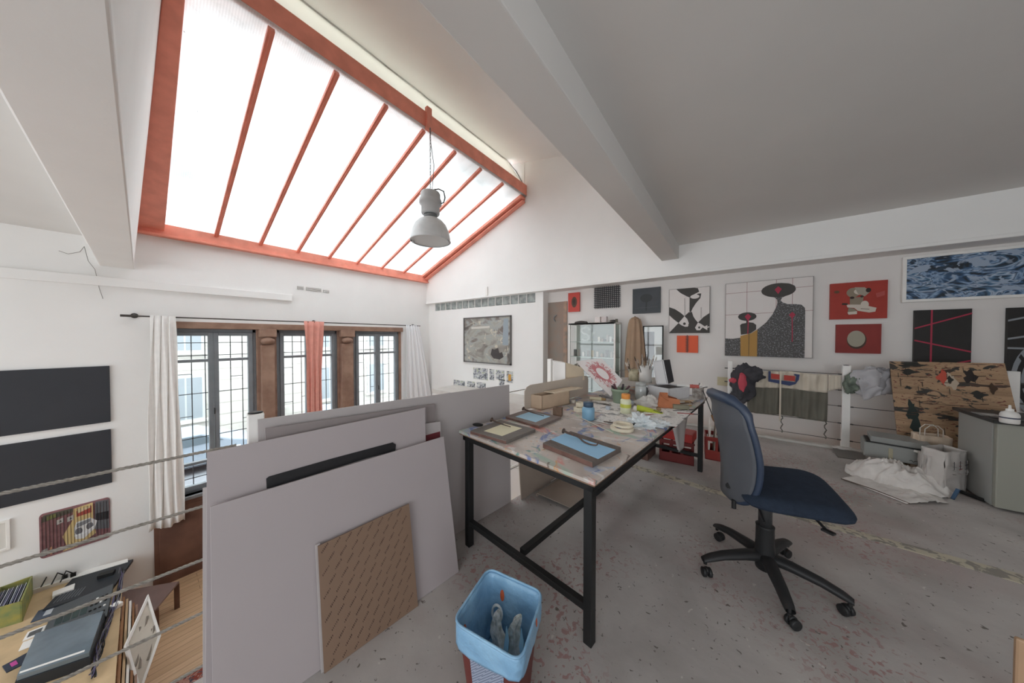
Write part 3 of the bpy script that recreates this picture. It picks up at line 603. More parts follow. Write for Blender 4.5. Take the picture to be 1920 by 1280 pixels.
m.build('drawing',r); dr=MB(); 
for st_ in ([(.3,.2),(.45,.6),(.7,.8)],[(.2,.5),(.5,.7),(.55,.9)],[(.6,.2),(.75,.35),(.7,.5),(.6,.4)],[(.65,.1),(.8,.3),(.85,.55)]):
    dr.tube([quv(fp,u,v)+nf*.7 for u,v in st_],.012,mat('pencil','8a8177'),4)
dr.build('drawing_lines',r)
# side table of brown wood
tp=[onZ(228,1112,ZL+.42),onZ(334,1093,ZL+.42),onZ(262,1150,ZL+.42),onZ(215,1160,ZL+.42)]
r=empty('side_table',tp[0]+V((0,0,-.42)),'low dark brown wooden table beside the desk, in front of the wainscot','table')
m=MB(); m.slab([onZ(222,1112,ZL+.42),onZ(336,1092,ZL+.42),onZ(291,1146,ZL+.42),onZ(205,1170,ZL+.42)],(0,0,.03),mat('mauve_brown_top','7d6660',.4,var=.1)); m.build('table_top',r,bevel=.004)
for x,y in ((331,1094),(292,1143),(232,1115)):
    p=onZ(x,y,ZL+.41); m=MB(); m.bb(p.x-.03,p.y-.03,ZL,p.x+.03,p.y+.03,ZL+.41,woodd); m.build('leg',r)
# patterned rug
m,nt,b,N,L=nodemat('red_patterned_rug'); c=mix(nt,ramp(nt,tnoise(nt,16,3,1),[(.45,(0,0,0,1)),(.5,(1,1,1,1))]),'8d4034','b0877a'); c=mix(nt,ramp(nt,tnoise(nt,26,2,.6,vec=(4,4,0),mapscale=(1,1,1)),[(.58,(0,0,0,1)),(.62,(1,1,1,1))]),c,'4c4a55'); L(c,b.inputs['Base Color']); b.inputs['Roughness'].default_value=.95
rg=MB(); rg.bb(-5.78,.22,ZL+.001,-1.2,4.9,ZL+.015,m); tag(rg.build('patterned_rug'),'red patterned rug on the lower wood floor, seen past the boards','rug')
# ================================================================ BOARDS STACKED ON THE MEZZANINE EDGE
brdm=mat('white_foam_board','b3aaab',.6,var=.03,scale=2); brd2=mat('white_laminate','bab3b2',.5,var=.03,scale=2); edgem=mat('board_edge','b7aca4',.6)
def lplane(ob,ot,h):     # plane leaning towards the edge: offset ob at the floor, ot at height h
    p=EP(0,0,ob); q=EP(0,h,ot); u=(q-p).normalized(); n=TD.cross(u).normalized(); 
    if n.x<0: n=-n
    return p,n,u
def board(name,pxs,pl,t,m,label,cat='board',group='boards leaning on the mezzanine edge',floor=False,bevel=.001,extra=None):
    p,n,u=pl; P=[onP(x,y,p,n) for x,y in pxs]
    if floor:
        for i in (2,3):
            k=P[i].z/u.z; P[i]=P[i]-u*k+V((0,0,.001))
    mb=MB(); mb.slab(P,-n*t,m); 
    if extra: extra(mb,P,n)
    o=mb.build(name,bevel=bevel); return tag(o,label,cat,group),P,n
board('foam_board',[(483,787),(955,721),(958,964),(495,1290)],lplane(.0,.0,1.),.012,brd2,'longest white panel at the back of the stack, reaching the table leg',floor=True)
board('foam_board',[(497,803),(816,757),(818,1000),(505,1290)],lplane(.03,.03,1.),.006,mat('grey_board','958c8b',.6),'grey-backed panel just in front of the longest white panel',floor=True)
board('foam_board',[(640,796),(799,763),(802,1000),(640,1200)],lplane(.045,.04,1.),.006,brdm,'narrow white panel behind the taped board',floor=True)
board('offcut_sheet',[(790,795),(826,790),(828,850),(792,860)],lplane(.06,.055,1.),.006,brd2,'small white offcut with a dark red block, behind the front board',extra=lambda mb,P,n:mb.slab([quv(P,u,v)+n*.0005 for u,v in ((.2,.72),(.95,.68),(.95,.30),(.2,.34))],n*.001,mat('dark_red_patch','6e3036')))
o,P4,n4=board('foam_board',[(388,848),(797,764),(800,1050),(384,1330)],lplane(.22,.07,1.),.01,brdm,'tall white panel crossed by a strip of black tape',floor=True)
tp_=MB(); TQ=[onP(x,y,*lplane(.224,.074,1.)[:2]) for x,y in ((499,897),(504,893),(620,860),(736,829),(742,833),(741,845),(690,858),(600,886),(515,912),(500,916))]
tp_.poly(TQ,n4*.0015,mat('black_tape','2b2a2c',.45,var=.2,scale=30)); tag(tp_.build('black_tape_strip'),'strip of black tape stuck across the tall white panel','tape')
board('foam_board',[(380,915),(396,912),(396,1330),(380,1340)],lplane(.17,.05,1.),.01,brd2,'narrow edge of a white panel showing left of the taped board',floor=True)
board('foam_board',[(394,950),(832,818),(861,1079),(400,1420)],lplane(.305,.14,.83),.012,brdm,'front white panel with the brown masked sheet leaning on it',floor=True)
kraft=mat('kraft_masking','8c7361',.65,var=.06,scale=3); ink=mat('kraft_ink','5f4a40',.7)
def kraftx(mb,P,n):
    R=random.Random(5)
    for i in range(9):
        for j in range(11):
            u=.03+i*.115+(.055 if j%2 else 0); v=.02+j*.093
            if u>.95: continue
            # short slanted line of illegible small print
            for k in range(6):
                du=k*.011; dv=-k*.011*.9
                a=.006+.004*R.random(); uu=u+du; vv=v+.045+dv
                if .01<uu<.985 and .01<vv<.985: mb.slab([quv(P,uu-a*.5,vv-a)+n*.0003,quv(P,uu+a*.5,vv-a)+n*.0003,quv(P,uu+a*.9,vv+a*.7)+n*.0003,quv(P,uu,vv+a)+n*.0003],n*.0004,ink)
kp=lplane(.335,.17,.83)
ko,KP,kn=board('masked_acrylic_sheet',[(596,1024),(767,944),(785,1147),(609,1280)],kp,.006,kraft,'brown paper-masked sheet with rows of slanted print, leaning on the front board','sheet',None,floor=True,extra=kraftx)
board('clear_sheet',[(591,1022),(600,1018),(614,1282),(604,1290)],lplane(.325,.16,.83),.006,brd2,'pale edge of a second sheet behind the brown masked one','sheet',None,floor=True)
# ================================================================ WORK TABLE
ZT_=.83
T0=onZ(1115,904,ZT_); T1=onZ(1327,744,ZT_); T2=onZ(863,806,ZT_)
TA2=atan2(T1.x-T0.x,T1.y-T0.y); tv=V((sin(TA2),cos(TA2),0)); tu=V((-cos(TA2),sin(TA2),0)); TL=(T1-T0).length; TW=(T2-T0).dot(tu)
def TP(u,v,z=0): return V((T0.x,T0.y,0))+tu*u+tv*v+V((0,0,z))
def obx(mb,u0,u1,v0,v1,z0,z1,m): return mb.hexa([TP(u0,v0,z0),TP(u0,v1,z0),TP(u1,v1,z0),TP(u1,v0,z0),TP(u0,v0,z1),TP(u0,v1,z1),TP(u1,v1,z1),TP(u1,v0,z1)],m)
m,nt,b,N,L=nodemat('paint_spattered_tabletop')
c=ramp(nt,tnoise(nt,3,6,.5),[(.3,'b0a59d'),(.5,'c8beb6'),(.7,'d6cdc5')])
for i,(col,sc,lo,ms_,vec) in enumerate((('9db8a8',2.2,.56,(1,1,1),(1,2,3)),('a9b5c9',3.1,.58,(1,1,1),(4,1,3)),('cf8a80',4,.57,(1,1,1),(7,5,3)),('5f78b0',7,.60,(1,.6,1),(2,8,1)),('d9d6d2',6,.56,(1,1.6,1),(3,3,9)),('6b5b52',16,.66,(1,1,1),(1,7,4)),('cf9a63',9,.65,(1,1,1),(6,6,1)),('5f8f86',11,.64,(1,1,1),(8,6,3)))):
    f=ramp(nt,tnoise(nt,sc,5,1.2,vec=vec,mapscale=ms_),[(lo,(0,0,0,1)),(lo+.05,(.8,.8,.8,1))]); c=mix(nt,f,c,col)
L(c,b.inputs['Base Color']); b.inputs['Roughness'].default_value=.45; b.inputs['Specular IOR Level'].default_value=.35; topm=m
tb=empty('work_table',TP(TW/2,TL/2,0),'long work table with a paint-spattered board top on a black steel frame','table')
m=MB(); obx(m,0,TW,0,TL,ZT_-.018,ZT_,topm); obx(m,.002,TW-.002,.002,TL-.002,ZT_-.026,ZT_-.018,mat('plywood_edge','8f735f',.7,var=.3,scale=20)); m.build('table_top',tb,bevel=.002)
m=MB(); zf=ZT_-.026; obx(m,.02,TW-.02,.02,.06,zf-.04,zf,black); obx(m,.02,TW-.02,TL-.08,TL-.04,zf-.04,zf,black); obx(m,.02,.06,.02,TL-.04,zf-.04,zf,black); obx(m,TW-.06,TW-.02,.02,TL-.04,zf-.04,zf,black); m.build('frame',tb,bevel=.002)
for u in (.03,TW-.075):
    for v in (.03,TL-.09): m=MB(); obx(m,u,u+.045,v,v+.045,0,zf-.04,black); m.build('leg',tb,bevel=.003)
m=MB(); obx(m,.07,TW-.075,.035,.07,.155,.19,black); m.build('stretcher',tb,bevel=.002)
m=MB(); obx(m,.07,TW-.075,TL-.085,TL-.05,.155,.19,black); m.build('stretcher',tb,bevel=.002)
m=MB(); obx(m,TW/2-.02,TW/2+.02,.09,TL-.09,.16,.195,black); m.build('stretcher',tb,bevel=.002)
def onT(x,y,dz=0): return onZ(x,y,ZT_+dz)
# canvases with nails
nailm=mat('rusty_iron','4d4845',.5,metal=.3,var=.4,scale=60,c2='6b5348')
def nailcanvas(pxs,t,rim,col,inner,nail,label):
    P=[onT(x,y,t) for x,y in pxs]; zc=V((0,0,.0004))
    r=empty('nail_canvas',(P[0]+P[2])/2-V((0,0,t)),label,'artwork','small canvases with bent nails'); m=MB(); m.slab([p-V((0,0,t-.0005)) for p in P],(0,0,t-.0005),mat('canvas_rim_'+rim,rim,.7,var=.15,scale=20,bump=.3,bscale=60))
    m.slab([P[0]-V((0,0,t-.001)),P[1]-V((0,0,t-.001)),P[1]-V((0,0,.004)),P[0]-V((0,0,.004))],(P[0]-P[3]).normalized()*.0008,mat('canvas_edge_rust','7d5f56',.7,var=.3,scale=15)); m.build('canvas',r,bevel=.002)
    m=MB(); m.slab([quv(P,u,v)+zc*.2 for u,v in inner],(0,0,.001),mat('paint_'+col,col,.7)); m.build('painted_field',r)
    m=MB(); N_=[quv(P,u,v)+V((0,0,z)) for u,v,z in nail]
    S=[]
    for i in range(len(N_)-1):
        for j in range(4): S.append(N_[i].lerp(N_[i+1],j/4))
    S.append(N_[-1]); 
    for it in range(2): S=[S[0]]+[(S[i-1]+S[i]*2+S[i+1])/4 for i in range(1,len(S)-1)]+[S[-1]]
    k=len(S); S=[p+V((0,0,.006)) for p in S]; m.tube(S,[.0068*(1-.55*(i/k)) for i in range(k)],nailm,8); d=(S[1]-S[0]).normalized(); R=d.to_track_quat('Z','Y').to_matrix()
    m.lathe([(0,-.003),(.017,-.003),(.017,.002),(0,.002)],S[0],nailm,12,R); m.build('nail',r)
nailcanvas([(882,807),(949,826),(1004,804),(938,787)],.022,'7c7671','e8e2c4',((.25,.16),(.76,.16),(.76,.84),(.25,.84)),[(.06,.62,.028),(.2,.64,.016),(.4,.63,.012),(.58,.66,.006)],'small canvas with cream field and a straight nail, at the table corner')
nailcanvas([(948,780),(1011,798),(1052,781),(988,767)],.02,'8a7d78','a8cdE2'.lower(),((.2,.16),(.8,.16),(.8,.84),(.2,.84)),[(.13,.62,.03),(.3,.64,.014),(.5,.62,.012),(.72,.66,.005)],'small light blue canvas with a thin nail, beside the wooden box')
nailcanvas([(1018,830),(1111,866),(1164,838),(1070,808)],.03,'6f655f','9cc7e6',((.0,.26),(1,.18),(1,.80),(.0,.78)),[(.05,.64,.026),(.2,.66,.018),(.36,.68,.014),(.5,.60,.005),(.63,.60,.001),(.735,.665,.001),(.715,.73,.016)],'largest canvas, light blue with a bent iron nail, at the near table edge')
# cardboard sheet standing on the far left edge
a=onT(984,768); b2=onT(1103,738); card=mat('beige_card','c9bdb0',.7,var=.05,scale=4)
m=MB(); d=(b2-a).normalized(); n=V((-d.y,d.x,0)); L_=(b2-a).length; hc=.22
pts=[a,b2]+[b2+V((0,0,hc-.05))]+[b2-d*.02+V((0,0,hc-.01)),b2-d*.06+V((0,0,hc))]+[a+d*.08+V((0,0,hc)),a+d*.03+V((0,0,hc-.015)),a+V((0,0,hc-.05))]
m.poly(pts,n*.008,card); tag(m.build('cardboard_sheet'),'long beige card sheet with rounded corners standing on the table edge','card sheet')
# wooden box
pinel=mat('pale_pine','cdb59c',.55,var=.12,scale=7)
A_,B_=onT(1016,769),onT(995,765); E_=onT(1068,757); w1=(B_-A_); l1=(E_-A_); r=empty('wooden_box',(B_+E_)/2,'open long pine box against the beige card sheet','box'); hb=.13
m=MB(); q=[A_,E_,E_+w1,A_+w1]
m.slab(q,(0,0,.01),pinel)
for i in range(4):
    a,b2=q[i],q[(i+1)%4]; c_=(q[0]+q[2])/2; dd=(c_-(a+b2)/2); dd.z=0; dd=dd.normalized()*.01; m.slab([a,b2,b2+V((0,0,hb)),a+V((0,0,hb))],dd,pinel)
m.build('box_body',r,bevel=.001)
m=MB(); q2=[A_.lerp(E_,.45)+V((0,0,hb)),E_+l1*.55+V((0,0,hb)),E_+w1+l1*.5+V((0,0,hb)),(A_+w1).lerp(E_+w1,.45)+V((0,0,hb))]; m.slab(q2,(0,0,.01),mat('light_pine','e0ceb6',.5,var=.08)); m.build('sliding_lid',r)
m=MB(); p=onT(1046,779); m.box(p+V((0,0,.035)),(.075,.06,.07),mat('old_wood','7d6656',.8,var=.3,scale=20),rotv('Z',.3)); tag(m.build('wood_block',bevel=.004),'small old wood block in front of the long pine box','block')
# paint jars, bottles, tape
def jar(name,x,y,prof,m,lid,lm,label,cat,band=None,group=None):
    p=onT(x,y)+V((0,0,.0005)); p=p+V((p.x,p.y,0)).normalized()*prof[1][0]; r=empty(name,p,label,cat,group); k=MB(); k.lathe(prof,p,m,28); k.build('body',r)
    k=MB(); k.lathe(lid,p,lm,28); k.build('lid',r)
    if band: k=MB(); k.lathe(band[0],p,band[1],28); k.build('label',r,label='printed band around the bottle')
    return r
jar('paint_jar',1103,789,[(0,0),(.046,0),(.05,.006),(.05,.088),(.044,.1),(.036,.106)],mat('blue_jar_paint','7fa8c2',.3),[(0,.103),(.036,.103),(.040,.106),(.040,.138),(.036,.142),(0,.142)],mat('slate_lid','3f5468',.35),'light blue paint jar with a slate blue lid','paint jar')
jar('paint_bottle',1173,777,[(0,0),(.042,0),(.045,.006),(.045,.110),(.043,.118),(.034,.128),(.030,.132)],mat('cream_bottle','dbdcbd',.35),[(0,.130),(.034,.130),(.036,.133),(.036,.168),(.033,.172),(0,.172)],mat('orange_cap','dc9148',.4),'cream paint bottle with yellow and grey bands and an orange cap','paint bottle',([(.0455,.055),(.0456,.056),(.0456,.085),(.0455,.086)],mat('yellow_band','c9cc5c',.4)))
p=onT(1173,777); 
def ringroll(name,x,y,dz,R_,r_,h_,m,label,group):
    p=onT(x,y)+V((0,0,dz)); k=MB(); k.lathe([(r_,0),(R_,0),(R_,h_),(r_,h_),(r_,0)],p,m,32,smooth=False); o=k.build(name,bevel=.002); return tag(o,label,'tape',group)
cream=mat('masking_tape','e2d9c4',.7,var=.06,scale=30)
ringroll('masking_tape_roll',1166,805,0.001,.080,.052,.020,cream,'wide masking tape roll lying under another on the table','tape rolls on the table')
ringroll('masking_tape_roll',1168,803,.0215,.070,.046,.014,cream,'masking tape roll lying on top of the wide one','tape rolls on the table')
ringroll('masking_tape_roll',1087,771,.001,.055,.03,.035,cream,'lower of the two tape rolls stacked behind the blue jar','tape rolls on the table')
ringroll('masking_tape_roll',1089,768,.037,.045,.03,.03,cream,'upper of the two tape rolls stacked behind the blue jar','tape rolls on the table')
# green pot with tools
p=onT(1160,757)+V((0,.04,0)); r=empty('green_pot',p,'sage green plastic pot with brushes sticking out','pot'); gm=mat('sage_plastic','8c9c88',.45)
k=MB(); k.lathe([(0,0),(.062,0),(.066,.01),(.078,.12),(.086,.122),(.086,.15),(.080,.15),(.074,.12),(.06,.012),(0,.012)],p,gm,32); k.build('body',r)
k=MB(); k.lathe([(0,.125),(.076,.125)],p,mat('dark_paint_fill','3b3238'),24); k.build('dark_filling',r)
for a,c_ in ((.3,'5a3a44'),(1.5,'3f3438'),(2.6,'6b4a50'),(4,'40363c')):
    k=MB(); q=p+V((.04*cos(a),.04*sin(a),.12)); k.tube([q,q+V((.05*cos(a),.05*sin(a),.06))],.01,mat('rag_'+c_,c_),6); k.build('brush_handle',r)
# glass jar
glassy=mat('jar_glass','cfd4d3',.1,var=.3,scale=20,spec=.7)
jar('glass_jar',1201,750,[(0,0),(.05,0),(.055,.01),(.055,.13),(.045,.15)],glassy,[(0,.145),(.05,.145),(.052,.15),(.052,.18),(0,.182)],mat('zinc_lid','b5b8b6',.4,metal=.2),'tall glass jar with a grey zinc lid behind the orange-capped bottle','jar')
# riser shelf with pots of brushes
a=onZ(1168,716,.95); 
r=empty('riser_shelf',a+V((0,0,-.12)),'low pale riser shelf at the back of the table carrying brush pots','shelf'); q=[onZ(1155,727,.95),onZ(1232,722,.95),onZ(1236,709,.95),onZ(1164,709,.95)]
k=MB(); k.slab(q,(0,0,.012),mat('grey_white_shelf','b9b4ae',.6,var=.1)); k.build('shelf_board',r)
for i in (0,1,2,3): k=MB(); c_=q[i].lerp((q[0]+q[2])/2,.12); k.bar(c_,V((c_.x,c_.y,ZT_)),.025,.025,whitep); k.build('leg',r)
def brushpot(x,y,R_,h_,m,label,seed,n):
    p=onZ(x,y,.962)+V((0,0,.001)); r=empty('brush_pot',p,label,'pot','pots of brushes'); k=MB(); k.lathe([(0,0),(R_,0),(R_,h_),(R_-.004,h_),(R_-.004,.005),(0,.005)],p,m,24); k.build('pot',r); rd=random.Random(seed)
    for i in range(n):
        a=rd.uniform(0,6.28); b3=rd.uniform(.02,.08); q0=p+V((R_*.5*cos(a),R_*.5*sin(a),.02)); q1=p+V(((R_+b3*.5)*cos(a),(R_+b3*.5)*sin(a),h_+rd.uniform(.03,.10)))
        k=MB(); k.tube([q0,q1],.0045,mat('brush_%d'%(i%4),('8a6f55','c9c4bd','4b4540','9c9a99')[i%4]),6); d=(q1-q0).normalized(); k.tube([q1,q1+d*.03,q1+d*.055],[.006,.008,.002],mat('bristle_%d'%(i%3),('d5d0c7','5d5148','a79c90')[i%3]),6); k.build('brush',r)
brushpot(1210,716,.068,.19,mat('white_ceramic','e6e3df',.3),'white cylindrical pot full of paint brushes',1,9)
brushpot(1188,713,.058,.135,mat('stained_glass_pot','c9bfa3',.3,var=.3,scale=20),'stained cream jar of brushes left of the white pot',2,8)
# silver case: open lid and body
cs=empty('aluminium_case',onT(1275,746),'open silver case with a dark lined lid at the far table corner','case'); silver=mat('brushed_silver','d6d6d8',.4,metal=.05,var=.06,scale=30)
A_=onT(1254,752); B_=onT(1305,745); dd=(B_-A_).normalized(); nn=V((-dd.y,dd.x,0))
if nn.y<0: nn=-nn
A_=A_+V((0,0,.005)); W_=.33; D_=.26; Hc=.125
k=MB(); q=[A_,A_+dd*W_,A_+dd*W_+nn*D_,A_+nn*D_]; k.slab(q,(0,0,.008),silver)
for i in range(4):
    a,b2=q[i],q[(i+1)%4]; c_=(q[0]+q[2])/2; e=(c_-(a+b2)/2); e.z=0; k.slab([a,b2,b2+V((0,0,Hc)),a+V((0,0,Hc))],e.normalized()*.01,silver)
k.build('case_body',cs,bevel=.003)
k=MB(); k.slab([quv(q,u,v)+V((0,0,Hc-.03)) for u,v in ((.04,.05),(.96,.05),(.96,.95),(.04,.95))],(0,0,.015),mat('dark_lining','4a4446',.8,var=.3,scale=12)); k.build('lining',cs)
Dl=(A_+nn*.05-CAM).dot(FW)
lid=[onP(x,y,A_+dd*.02,V((.25,-1,.0)).normalized()) for x,y in ((1240,675),(1256,673),(1264,716),(1250,720))]
lf=[atD(x,y,Dl-.05) for x,y in ((1225,678),(1243,675),(1252,720),(1232,719))]
lb=[atD(x,y,Dl+.12) for x,y in ((1242,675.5),(1256,673.5),(1264,715),(1251,719))]
k=MB(); k.slab(lf,FW*.02,mat('silver_white','dddcdd',.4)); k.build('lid_shell',cs,bevel=.003)
k=MB(); k.poly([lf[1],lb[1],lb[2],lf[2]],(lf[0]-lf[1])*.12,mat('charcoal_lining','3b3b3f',.7)); k.build('lid_lining',cs,bevel=.003)
k=MB(); 
for p,q_ in ((lf[0],lf[1]),(lf[1],lf[2]),(lf[2],lf[3]),(lf[3],lf[0])): k.tube([p,q_],.006,silver,6)
k.build('lid_edge',cs)
# small pencil box with red roll
p=onT(1308,748); k=MB(); k.box(p+V((0,.03,.06)),(.09,.09,.12),mat('worn_tin','7d746e',.5,var=.4,scale=25,c2='b0aaa4'),rotv('Z',-.2)); o=k.build('small_tin',bevel=.004); tag(o,'small worn tin with a red roll on top, at the far table corner','tin')
k=MB(); q=p+V((-.07,-.02,.135)); k.tube([q,q+V((.08,.02,0))],.02,mat('faded_red','c2675e'),10); k.tube([q+V((-.12,-.02,0)),q+V((-.001,0,0))],.014,whitep,10); k.build('red_roll',o)
k=MB(); random.seed(4)
for i in range(10):
    a=p+V((random.uniform(-.02,.05),random.uniform(0,.06),.12)); k.tube([a,a+V((random.uniform(-.06,.06),random.uniform(-.04,.04),random.uniform(.0,.05)))],.004,black if i%2 else whitep,5)
k.build('odds_and_ends',o)
# hanging brush with wooden handle at the far corner
k=MB(); a=atD(1318,732,3.0); b2=atD(1336,779,2.9); c_=atD(1352,804,2.86); k.tube([a,b2],.004,black,6); k.tube([b2+V((0,0,.01)),b2.lerp(c_,.3),c_],[.018,.022,.012],mat('wood_handle','9a7450',.5),8)
tag(k.build('long_handled_brush'),'long thin brush with a wooden grip hanging off the far table corner','brush')
# newspapers
m,nt,b,N,L=nodemat('printed_newspaper'); c=mix(nt,ramp(nt,tnoise(nt,10,4,.5),[(.55,(0,0,0,1)),(.6,(1,1,1,1))]),'ece9e5','a3a2a2'); c=mix(nt,ramp(nt,tnoise(nt,55,1,0,mapscale=(1,3,1)),[(.55,(0,0,0,1)),(.62,(1,1,1,1))]),c,'bbb9b6'); L(c,b.inputs['Base Color']); b.inputs['Roughness'].default_value=.8; newsm=m
def sheet(name,pxs,dz,label,cat,m,amp=.006,n=18,group=None,seed=0,sol=.0012):
    P=[onT(x,y,dz) for x,y in pxs]; k=MB()
    k.grid(lambda u,v:quv(P,u,v)+V((0,0,amp*.6*(1+NZ.noise(quv(P,u,v)*7+V((seed,0,0)))*1.6))),n,n,m); return tag(k.build(name,solid=sol),label,cat,group)
sheet('newspaper',[(1112,789),(1200,806),(1262,789),(1150,765)],.002,'spread newspaper under the bottle and plastic on the table','newspaper',newsm,group='newspapers on the table')
sheet('newspaper',[(1190,790),(1268,800),(1302,768),(1215,765)],.004,'second newspaper sheet reaching the right table edge','newspaper',newsm,group='newspapers on the table',seed=4)
sheet('newspaper',[(1090,768),(1160,778),(1190,757),(1110,750)],.003,'grey newspaper sheet around the green pot','newspaper',newsm,group='newspapers on the table',seed=8)
sheet('newspaper',[(1225,748),(1290,762),(1318,745),(1265,738)],.003,'folded newspaper near the silver case','newspaper',newsm,group='newspapers on the table',seed=11)
# cloth hanging over the right edge
k=MB(); pa=onT(1258,803); pb2=onT(1288,780); hd=(pb2-pa)
def hf(u,v):
    e=.13*v*(1-abs(u-.45)*.9); return pa+hd*(.5+(u-.5)*(1-.55*v))+V((.012+.012*sin(u*12),0,-.24*v*(1-.5*abs(u-.4))+.004))
k.grid(hf,12,10,mat('grey_rag','aaa39f',.9,var=.1)); tag(k.build('hanging_rag',solid=.002),'grey rag hanging in a point over the right table edge','rag')
def crumple(name,x,y,size,m,label,cat,seed,amp=.35,seg=20,flat=1,group=None,base=None,fr=6,sharp=False):
    p=base or onT(x,y); k=MB(); sx,sy,sz=size
    def fn(u,v):
        a=u*2*pi; b3=v*pi/2*.999; d=V((cos(a)*cos(b3),sin(a)*cos(b3),sin(b3))); s=1+amp*(NZ.noise(d*2.2*fr/6+V((seed,seed*2,0)))*1.3+abs(NZ.noise(d*fr+V((0,seed,seed))))*.9-.25)
        return p+V((d.x*sx*s,d.y*sy*s,max(0,d.z*sz*s)*1.0+.001))
    k.grid(fn,seg*2,seg,m,smooth=not sharp); return tag(k.build(name),label,cat,group)
crumple('crumpled_cloth',1219,760,(.13,.09,.085),mat('white_rag','d8d5d0',.9,var=.1),'white crumpled rag beside the terracotta carton','rag',1)
crumple('crumpled_plastic',1203,797,(.12,.09,.07),mat('clear_plastic','d5dbdd',.15,var=.1,scale=12,spec=.7),'crumpled clear plastic wrap on the newspaper','plastic wrap',2,amp=.7,seg=14,sharp=True)
crumple('crumpled_plastic',1222,795,(.10,.08,.035),mat('pale_plastic','dfe3e4',.2,spec=.6),'flatter crumpled plastic piece beside the larger clear wrap','plastic wrap',5,amp=.6,seg=14,sharp=True)
crumple('torn_paper',1150,745,(.14,.1,.02),mat('grey_paper','a9a8a8',.8,var=.2),'crumpled grey paper behind the green pot','paper',6,amp=.5,seg=12)
crumple('grey_bag',1145,712,(.13,.1,.14),mat('grey_bag','9a9694',.6,var=.1),'grey crumpled bag behind the red spattered painting','bag',7,amp=.5,seg=16,base=onZ(1146,727,ZT_+.02))
crumple('dark_rag',1218,741,(.12,.10,.09),mat('slate_rag','6c6c6c',.8,var=.3,scale=20),'slate grey rag behind the glass jar','rag',9,amp=.5)
crumple('dark_scraps',1142,778,(.16,.03,.012),mat('dark_scraps','5a5652',.8,var=.4,scale=20,c2='a29c95'),'dark scraps of painted paper left of the cream bottle','scraps',10,amp=.5,base=onT(1118,757))
# terracotta carton
p=onT(1249,764); r=empty('terracotta_carton',p,'torn terracotta-coloured carton on the table','carton'); tm=mat('terracotta_card','c07a55',.7,var=.15,scale=10); tmd=mat('terracotta_dark','9a5a40',.7)
k=MB(); R_=rotv('Z',.5)
def rp(x,y,z): return p+R_@V((x,y,z))
k.slab([rp(-.1,-.05,0),rp(.1,-.07,0),rp(.1,-.05,.09),rp(-.06,-.02,.11)],R_@V((0,.004,0)),tm); k.slab([rp(-.1,-.05,0),rp(-.06,.08,0),rp(-.04,.06,.13),rp(-.06,-.02,.11)],R_@V((.004,0,0)),tmd); k.slab([rp(.1,-.07,0),rp(.12,.07,0),rp(.12,.07,.07),rp(.1,-.05,.09)],R_@V((-.004,0,0)),tm); k.slab([rp(-.06,.08,0),rp(.12,.07,0),rp(.12,.07,.08),rp(-.04,.06,.13)],R_@V((0,-.004,0)),tmd); k.build('carton_sides',r)
k=MB(); k.slab([rp(-.06,-.02,.11),rp(-.04,.06,.13),rp(.03,.05,.13),rp(.0,-.06,.07)],(0,0,.004),tm); k.build('torn_flap',r)
# paint tube
a=onT(1195,770)+V((0,0,.016)); b2=onT(1244,777)+V((0,0,.016)); r=empty('paint_tube',a-V((0,0,.016)),'lime green and white paint tube lying on the newspaper','paint tube'); d=(b2-a).normalized(); n=V((-d.y,d.x,0))
k=MB(); L_=(b2-a).length
def tf(lo,hi,m,k):
    def fn(u,v):
        t=lo+(hi-lo)*v; w=.026+.012*t; h=.024*(1-t)**.6+.004; an=u*2*pi; return a+d*(L_*t)+n*(w*cos(an))+V((0,0,h*sin(an)+ (h-.016)))
    k.grid(fn,16,6,m)
tf(0,.62,mat('lime_tube','c3cf4a',.35),k); tf(.62,1,mat('lime_tube','c3cf4a'),k); k.build('tube_body',r)
k=MB(); 
for i in range(5): 
    q=a+d*(L_*(.64+.06*i)); k.slab([q+n*.022+V((0,0,.014-.003*i)),q-n*.026+V((0,0,.014-.003*i)),q-n*.026+d*.012+V((0,0,.013-.003*i)),q+n*.018+d*.012+V((0,0,.013-.003*i))],(0,0,.002),black)
k.build('printed_letters',r)
k=MB(); k.tube([a-d*.03,a],.024,whitep,12); k.build('cap',r)
# roller handle, sticks, knives, brushes lying about
def stick(name,x0,y0,x1,y1,rad,m,label,cat,m2=None,dz=.004,group=None):
    a=onT(x0,y0,dz+rad); b2=onT(x1,y1,dz+rad); k=MB(); k.tube([a,b2],rad,m,8)
    if m2: k.tube([b2,b2+(b2-a)*.35],[rad,rad*.6],m2,8)
    return tag(k.build(name),label,cat,group)
stick('paint_roller_sleeve',1106,746,1128,748,.018,mat('cream_fleece','d5cbb0',.9),'cream roller sleeve lying left of the green pot','roller',mat('tan_core','a98b62'))
stick('thin_brush',1132,790,1158,793,.004,mat('stick_dark','5d4c42'),'thin dark brush lying behind the tape rolls','brush',mat('stick_pale','c9c2b6'))
stick('wooden_stick',1085,781,1150,812,.004,mat('stick_pale','c9c2b6'),'pale thin stick lying behind the tape rolls toward the blue jar','stick')
stick('pencil',1197,779,1230,776,.004,mat('stick_red','9c5450'),'red pencil lying past the paint tube','pencil')
stick('palette_knife',1262,770,1292,768,.005,black,'dark palette knife near the right table edge','palette knife',mat('cable_steel','5d5b59'))
stick('palette_knife',1270,774,1300,776,.005,mat('stick_red','9c5450'),'red handled palette knife near the right table edge','palette knife',mat('cable_steel','5d5b59'))
